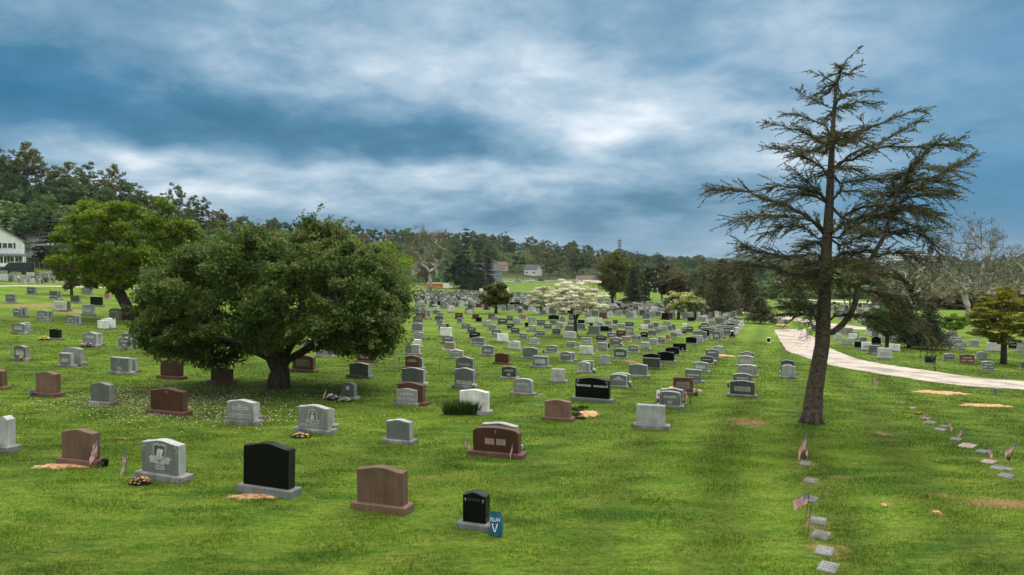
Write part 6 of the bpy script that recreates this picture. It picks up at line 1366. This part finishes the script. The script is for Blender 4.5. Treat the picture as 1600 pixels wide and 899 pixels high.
house(783, 428, 520, 8, 7, 4, 6.5, 'siding_tan', 'roof_brown', R(25), 'small brown-roofed house in trees right of the blue-grey house', [(0, 2, 1.2, 1.2)])
for px, D, lab in ((678, 655, 'leftmost ridge-top house half hidden in the trees'), (690, 655, 'second ridge-top house from the left'), (757, 668, 'third ridge-top house, just left of the lone ridge tree'), (783, 668, 'ridge-top house directly beside the lone ridge tree')):
    r = house(px, 371, D, 13, 9, 5.5, 9, 'siding_tan', 'roof_dark', R(random.uniform(-20, 20)), lab, [(-3, 3, 1.3, 1.4), (3, 3, 1.3, 1.4)]); r.location.z += 3.5; 
    pass
for px, D, h_, w_, lab in ((1420, 1250, 30, 58, 'distant pale office block at the horizon, taller one'), (1395, 1200, 18, 50, 'distant low pale office block at the horizon'), (1448, 1300, 17, 44, 'distant low pale block right of the taller one')):
    u = (px - CXP) / F; r = empty('office_block', (u * D, D, hz(u * D, D) - 2)); tag(r, lab, 'building'); q = MB(); q.box((0, 0, h_ / 2), (w_, 20, h_)); q.build('wall', M['siding'], r)
    for k in range(int(h_ / 4)): q = MB(); q.box((0, -10.1, 4 + k * 4), (w_ * .94, .3, 1.7)); q.build('window', M['glass'], r)

# ------------------------------------------------------------------ vehicles
def wheel(parent, x, y, r_, w=.25):
    q = MB(); q.tube([(x, y - w / 2, r_), (x, y + w / 2, r_)], r_, 16); o = q.build('wheel', M['rubber'], parent); q = MB(); q.tube([(x, y - w / 2 - .01, r_), (x, y - w / 2 + .02, r_)], r_ * .58, 12); q.build('rim', M['rim'], o)
u = at(27, 424, 163); p = np.array([u[0], u[1], hz(u[0], u[1])]); v = empty('parked_van', p, R(18)); tag(v, 'dark teal high-roofed van parked by the white house', 'van')
q = MB(); q.prism([(-3.05, .35), (3.0, .35), (3.02, 2.35), (2.9, 2.55), (-.9, 2.55), (-1.4, 2.45), (-2.25, 1.45), (-3.0, 1.15), (-3.08, .8)], -1, 1, 0, 0, .06); q.build('body', M['teal_paint'], v)
q = MB(); q.prism([(-1.48, 2.28), (-2.18, 1.48), (-1.05, 1.48), (-1.05, 2.28)][::-1], -1.015, -.99); q.build('side_window', M['glass'], v)
q = MB(); q.add([(-1.46, -.85, 2.42), (-1.46, .85, 2.42), (-2.29, .88, 1.49), (-2.29, -.88, 1.49)], [(0, 1, 2, 3)]); q.build('windscreen', M['siding_blue'], v)
q = MB(); q.box((-2.62, 0, 1.34), (.7, 1.7, .06)); q.build('hood_trim', M['rim'], v)
for s in (-1, 1): q = MB(); q.box((-3.06, s * .75, .98), (.12, .3, .2)); q.build('headlight', M['white'], v)
q = MB(); q.box((-3.08, 0, .55), (.15, 1.9, .25)); q.build('bumper', M['rubber'], v)
q = MB(); q.box((.1, -1.008, 1.4), (.03, .02, 1.7)); q.box((1.5, -1.008, 1.4), (.03, .02, 1.7)); q.build('door_seam', M['rubber'], v)
for x_ in (-2.1, 1.9):
    for s in (-1, 1): wheel(v, x_, s * .9, .36)
p = hit(677, 451.5); v = empty('school_bus', p, R(8)); tag(v, 'orange school bus parked below the pale sycamore', 'bus')
q = MB(); q.prism([(-3.6, .5), (5.2, .5), (5.2, 2.9), (5.0, 3.05), (-3.4, 3.05), (-3.6, 2.9), (-3.65, 1.6), (-5., 1.5), (-5.1, .6)], -1.2, 1.2, 0, 0, .05); q.build('body', M['orange_paint'], v)
q = MB()
for k in range(9): q.box((-2.9 + k * .92, -1.22, 2.2), (.72, .06, .62))
q.build('window', M['glass'], v); q = MB(); q.box((0.8, -1.215, 1.45), (8.6, .05, .08)); q.box((.8, -1.215, 1.1), (8.6, .05, .07)); q.build('stripe', M['rubber'], v)
q = MB(); q.prism([(-3.5, 3.02), (5.1, 3.02), (4.9, 3.2), (-3.3, 3.2)], -1.1, 1.1); q.build('roof', M['white'], v)
for x_ in (-4.1, 3.2):
    for s in (-1, 1): wheel(v, x_, s * 1.05, .5)
p = hit(697, 451.5); v = empty('white_truck', p, R(10)); tag(v, 'white box truck parked right of the school bus', 'truck')
q = MB(); q.box((-.5, 0, 1.75), (4.6, 2.2, 2.4)); q.build('box_body', M['white'], v); q = MB(); q.prism([(1.95, .5), (3.6, .5), (3.6, 1.4), (3.0, 2.2), (1.95, 2.2)], -1.05, 1.05); q.build('cab', M['white'], v)
q = MB(); q.box((2.5, -1.06, 1.7), (.8, .04, .5)); q.build('side_window', M['glass'], v)
for x_ in (-1.8, 2.8):
    for s in (-1, 1): wheel(v, x_, s * .95, .42)
def car(px, py, paint, lab, rz):
    p = hit(px, py); v = empty('parked_car', p, rz); tag(v, lab, 'car', 'cars parked on the far street')
    q = MB(); q.prism([(-2.2, .3), (2.2, .3), (2.25, .8), (1.4, .95), (-1.5, .98), (-2.2, .9)], -.88, .88, 0, 0, .04); q.build('body', M[paint], v)
    q = MB(); q.prism([(-1.5, .96), (1.35, .94), (.7, 1.42), (-1.0, 1.45)], -.76, .76, 0, 0, .03); q.build('cabin', M['glass'], v); q = MB(); q.prism([(-1.0, 1.44), (.68, 1.41), (.55, 1.5), (-.9, 1.52)], -.7, .7); q.build('roof', M[paint], v)
    for x_ in (-1.4, 1.4):
        for s in (-1, 1): wheel(v, x_, s * .8, .33, .2)
for i, (px, py, c, l) in enumerate(((777, 441, 'teal_paint', 'dark car, leftmost on the far street'), (784, 441.5, 'white', 'white car right of the leftmost dark car'), (798, 441.5, 'white', 'white car, third from the left on far street'), (809, 440.8, 'rim', 'silver car on far street below the utility poles'), (829, 440, 'white', 'white car below the farmhouse'), (845, 439.6, 'rubber', 'black car, right end of the row on far street'), (934, 433.5, 'white', 'white car beside the low brown-roofed house'))): car(px, py, M and c, l, R(random.uniform(-15, 15)))
# fence right of the van
a, b = hit(53, 423), hit(88, 421); n = 22; r = empty('wooden_fence', a); tag(r, 'weathered grey board fence between the van and the trees', 'fence'); q = MB()
for k in range(n):
    t = k / n; x, y = (b - a)[0] * t, (b - a)[1] * t; q.box((x, y, hz(a[0] + x, a[1] + y) - a[2] + .95), ((b - a)[0] / n * .92, .05, 1.9), R(2))
q.build('boards', M['fence'], r); q = MB()
for k in range(0, n, 5): t = k / n; x, y = (b - a)[0] * t, (b - a)[1] * t; q.box((x, y + .1, hz(a[0] + x, a[1] + y) - a[2] + 1), (.12, .12, 2.1))
q.build('posts', M['fence'], r)
# cell mast
u = at(968, 390, 700); z0 = hz(u[0], u[1]); r = empty('cell_mast', (u[0], u[1], z0)); tag(r, 'thin grey cell mast with antenna clusters above the ridge', 'mast'); top = at(968, 375, 700)[2] - z0
q = MB(); q.tube([(0, 0, 0), (0, 0, top)], [.6, .3], 8); q.build('pole', M['steel'], r)
for zz in (top - .6, top - 3.4, top - 6): 
    q = MB(); q.box((0, 0, zz), (3.2, 3.2, .3))
    for k in range(8): q.box((1.7 * math.cos(k * .785), 1.7 * math.sin(k * .785), zz), (.35, .35, 1.9))
    q.build('antenna_cluster', M['steel'], r)
for px, py, h_, lab in ((808, 432, 26, 'left wooden utility pole near the far street'), (817, 431, 24, 'right wooden utility pole near the far street'), (1073, 436, 17, 'thin utility pole above the purple tree')):
    u = at(px, py, 480); r = empty('utility_pole', (u[0], u[1], hz(u[0], u[1]) - .5)); tag(r, lab, 'pole'); H_ = 11.; q = MB(); q.tube([(0, 0, 0), (0, 0, H_)], [.16, .11], 8); q.build('pole', M['fence'], r); q = MB(); q.box((0, 0, H_ - .8), (2.4, .12, .14)); q.build('crossarm', M['fence'], r)
# small white sheds/monuments by field
p = hit(752, 458); r = empty('white_monument', p); tag(r, 'tall white square monument above the far graves', 'monument'); q = MB(); q.box((0, 0, .15), (2.2, 1.2, .5)); q.build('base', M['ew'], r); q = MB(); q.box((0, 0, 1.2), (1.8, .8, 1.7), taper=.95); q.build('tablet', M['white'], r)
p = hit(794, 457); r = empty('white_monument', p); tag(r, 'narrow white monument at the left foot of the green field', 'monument'); q = MB(); q.box((0, 0, .2), (1.4, 1., .5)); q.build('base', M['eg'], r); q = MB(); q.box((0, 0, 1.5), (.9, .6, 2.2), taper=.8); q.build('shaft', M['white'], r)

make_grass()
# ------------------------------------------------------------------ the air: one closed box of faint haze round everything
q = MB(); q.box((0, 900, 20), (7000, 6400, 140)); hzm = bpy.data.materials.new('haze'); hzm.use_nodes = True; hn = hzm.node_tree; hn.nodes.remove(hn.nodes['Principled BSDF'])
pv = hn.nodes.new('ShaderNodeVolumePrincipled'); pv.inputs['Density'].default_value = .00006; pv.inputs['Color'].default_value = (.80, .88, .95, 1); pv.inputs['Anisotropy'].default_value = .2
hn.links.new(pv.outputs[0], hn.nodes['Material Output'].inputs['Volume']); ho = q.build('haze', hzm); tag(ho, 'faint bluish haze over the whole valley', 'haze', kind='stuff')
# ------------------------------------------------------------------ sky, sun, camera
SUN_EL, SUN_AZ = R(52), R(38)        # azimuth from +Y towards +X
w = bpy.data.worlds.new('World'); sc.world = w; w.use_nodes = True; N = w.node_tree.nodes; L = w.node_tree.links; N.clear()
out = N.new('ShaderNodeOutputWorld'); bg = N.new('ShaderNodeBackground'); L.new(bg.outputs[0], out.inputs['Surface']); SKS = .10; bg.inputs['Strength'].default_value = SKS
sky = N.new('ShaderNodeTexSky'); sky.sky_type = 'NISHITA'; sky.sun_disc = False; sky.sun_elevation = SUN_EL; sky.sun_rotation = SUN_AZ
tc = N.new('ShaderNodeTexCoord'); sx = N.new('ShaderNodeSeparateXYZ'); L.new(tc.outputs['Generated'], sx.inputs[0])
def mth(op, a, b=None, c=None, clamp=False):
    n = N.new('ShaderNodeMath'); n.operation = op; n.use_clamp = clamp
    for i, v in enumerate((a, b, c)):
        if v is None: continue
        if hasattr(v, 'links'): L.new(v, n.inputs[i])
        else: n.inputs[i].default_value = v
    return n.outputs[0]
def comb(x, y, z):
    n = N.new('ShaderNodeCombineXYZ')
    for i, v in enumerate((x, y, z)):
        if hasattr(v, 'links'): L.new(v, n.inputs[i])
        else: n.inputs[i].default_value = v
    return n.outputs[0]
def nz(vec, s, d, r_=.55, dist=0.):
    n = N.new('ShaderNodeTexNoise'); n.inputs['Scale'].default_value = s; n.inputs['Detail'].default_value = d; n.inputs['Roughness'].default_value = r_; n.inputs['Distortion'].default_value = dist; L.new(vec, n.inputs['Vector']); return n.outputs['Fac']
zz = mth('MAXIMUM', sx.outputs[2], 0.0); den = mth('ADD', zz, .24)
cv = comb(mth('DIVIDE', sx.outputs[0], den), mth('DIVIDE', sx.outputs[1], den), 0.0)
n1 = nz(cv, 1.25, 8, .5, .2); n2 = nz(cv, 4.2, 9, .6, .25); n3 = nz(cv, .33, 3, .5, 0)
wx = mth('MULTIPLY', mth('SUBTRACT', nz(cv, 1.1, 4, .5), .5), .28); wz = mth('MULTIPLY', mth('SUBTRACT', nz(comb(sx.outputs[1], sx.outputs[0], sx.outputs[2]), 5., 4, .5), .5), .10)
X_ = mth('ADD', sx.outputs[0], wx); Z_ = mth('ADD', sx.outputs[2], wz); front = mth('GREATER_THAN', sx.outputs[1], 0.0)
def dirn(px, py): d = ray(px, py); return d / np.linalg.norm(d)
def blob(px, py, rx, ry, amp):
    d = dirn(px, py); e = F * 1.05
    ax = mth('DIVIDE', mth('SUBTRACT', X_, float(d[0])), rx / e); az_ = mth('DIVIDE', mth('SUBTRACT', Z_, float(d[2])), ry / e)
    q = mth('ADD', mth('MULTIPLY', ax, ax), mth('MULTIPLY', az_, az_)); g_ = mth('POWER', 2.718, mth('MULTIPLY', q, -1.0)); return mth('MULTIPLY', g_, amp)
BL = [(700, 110, 240, 62, .30), (960, 205, 150, 38, .42), (560, 20, 300, 40, .10), (700, 280, 330, 22, .24), (260, 245, 90, 22, .30), (1180, 90, 200, 110, .10), (1200, 250, 110, 40, .16), (150, 20, 200, 50, -.10), (120, 150, 200, 62, -.40), (560, 205, 300, 34, -.36), (760, 245, 180, 22, -.18), (400, 150, 160, 30, -.15),
      (1560, 320, 160, 130, -.30), (1560, 60, 160, 80, -.10), (900, 345, 400, 40, -.14), (330, 310, 160, 18, .20), (60, 215, 120, 25, .02), (1100, 330, 160, 40, -.10), (1600, 180, 120, 30, .05)]
acc = mth('ADD', mth('MULTIPLY', mth('SUBTRACT', n1, .5), 1.0), mth('MULTIPLY', mth('SUBTRACT', n2, .5), .72)); acc = mth('ADD', acc, .515)
bs = None
for b in BL: v_ = blob(*b); bs = v_ if bs is None else mth('ADD', bs, v_)
acc = mth('ADD', acc, mth('MULTIPLY', bs, front)); acc = mth('ADD', acc, 0, clamp=True)
rp = N.new('ShaderNodeValToRGB'); cr = rp.color_ramp; L.new(acc, rp.inputs['Fac'])
for i, (p_, c_) in enumerate(((0, (.013, .092, .165)), (.25, (.040, .140, .235)), (.5, (.145, .255, .355)), (.75, (.33, .42, .50)), (1., (.62, .66, .70)))):
    e_ = cr.elements[i] if i < 2 else cr.elements.new(p_); e_.position = p_; e_.color = (*c_, 1)
blu = None
for b in ((1580, 330, 170, 150, .75), (1560, 60, 150, 70, .45), (1080, 95, 60, 16, .5), (1000, 380, 420, 30, .35), (60, 150, 160, 60, .35)): v_ = blob(*b); blu = v_ if blu is None else mth('ADD', blu, v_)
bx = N.new('ShaderNodeMix'); bx.data_type = 'RGBA'; L.new(mth('MULTIPLY', mth('MULTIPLY', blu, front), mth('ADD', n2, .35), clamp=True), bx.inputs['Factor']); L.new(rp.outputs['Color'], bx.inputs['A']); bx.inputs['B'].default_value = (.012, .150, .300, 1)
sc10 = N.new('ShaderNodeVectorMath'); sc10.operation = 'SCALE'; zb_ = mth('MULTIPLY', mth('SUBTRACT', sx.outputs[2], .42), 2.4, clamp=True); zc_ = N.new('ShaderNodeMix'); zc_.data_type = 'RGBA'; L.new(zb_, zc_.inputs['Factor']); L.new(bx.outputs['Result'], zc_.inputs['A']); zc_.inputs['B'].default_value = (1.9, 1.78, 1.55, 1)  # warm bright zenith above the view, added to light the lawn from overhead
rb_ = mth('MULTIPLY', mth('MULTIPLY', mth('ADD', mth('MULTIPLY', sx.outputs[1], -1.2), -.1, clamp=True), .75), 1.0); rc_ = N.new('ShaderNodeMix'); rc_.data_type = 'RGBA'; L.new(rb_, rc_.inputs['Factor']); L.new(zc_.outputs['Result'], rc_.inputs['A']); rc_.inputs['B'].default_value = (.95, .92, .85, 1)  # brighter sky behind the camera, added as fill for stone and tree fronts
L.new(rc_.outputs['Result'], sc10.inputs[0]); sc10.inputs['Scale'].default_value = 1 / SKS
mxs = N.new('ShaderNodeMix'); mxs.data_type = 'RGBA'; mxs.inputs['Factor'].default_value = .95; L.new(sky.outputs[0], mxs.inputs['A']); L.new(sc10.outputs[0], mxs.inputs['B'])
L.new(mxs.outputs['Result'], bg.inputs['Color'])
sl = bpy.data.lights.new('sun', 'SUN'); sl.energy = 1.3; sl.angle = R(20); sl.color = (1, .95, .87); so = bpy.data.objects.new('sun', sl); COL.objects.link(so)
dv = Vector((math.sin(SUN_AZ) * math.cos(SUN_EL), math.cos(SUN_AZ) * math.cos(SUN_EL), math.sin(SUN_EL))); so.rotation_euler = dv.to_track_quat('Z', 'Y').to_euler()
cd = bpy.data.cameras.new('camera'); cam = bpy.data.objects.new('camera', cd); COL.objects.link(cam); sc.camera = cam
cd.sensor_width = 36; cd.lens = F / 1600 * 36; cd.clip_end = 9000; cd.clip_start = .1; cam.location = (0, 0, CAMZ); cam.rotation_euler = (math.pi / 2 - PITCH, 0, 0)
sc.view_settings.view_transform = 'Standard'; sc.view_settings.look = 'None'; sc.view_settings.gamma = 1; sc.view_settings.exposure = .62; sc.view_settings.use_curve_mapping = False
sc.cycles.max_bounces = 5; sc.cycles.transparent_max_bounces = 8; sc.cycles.use_denoising = True
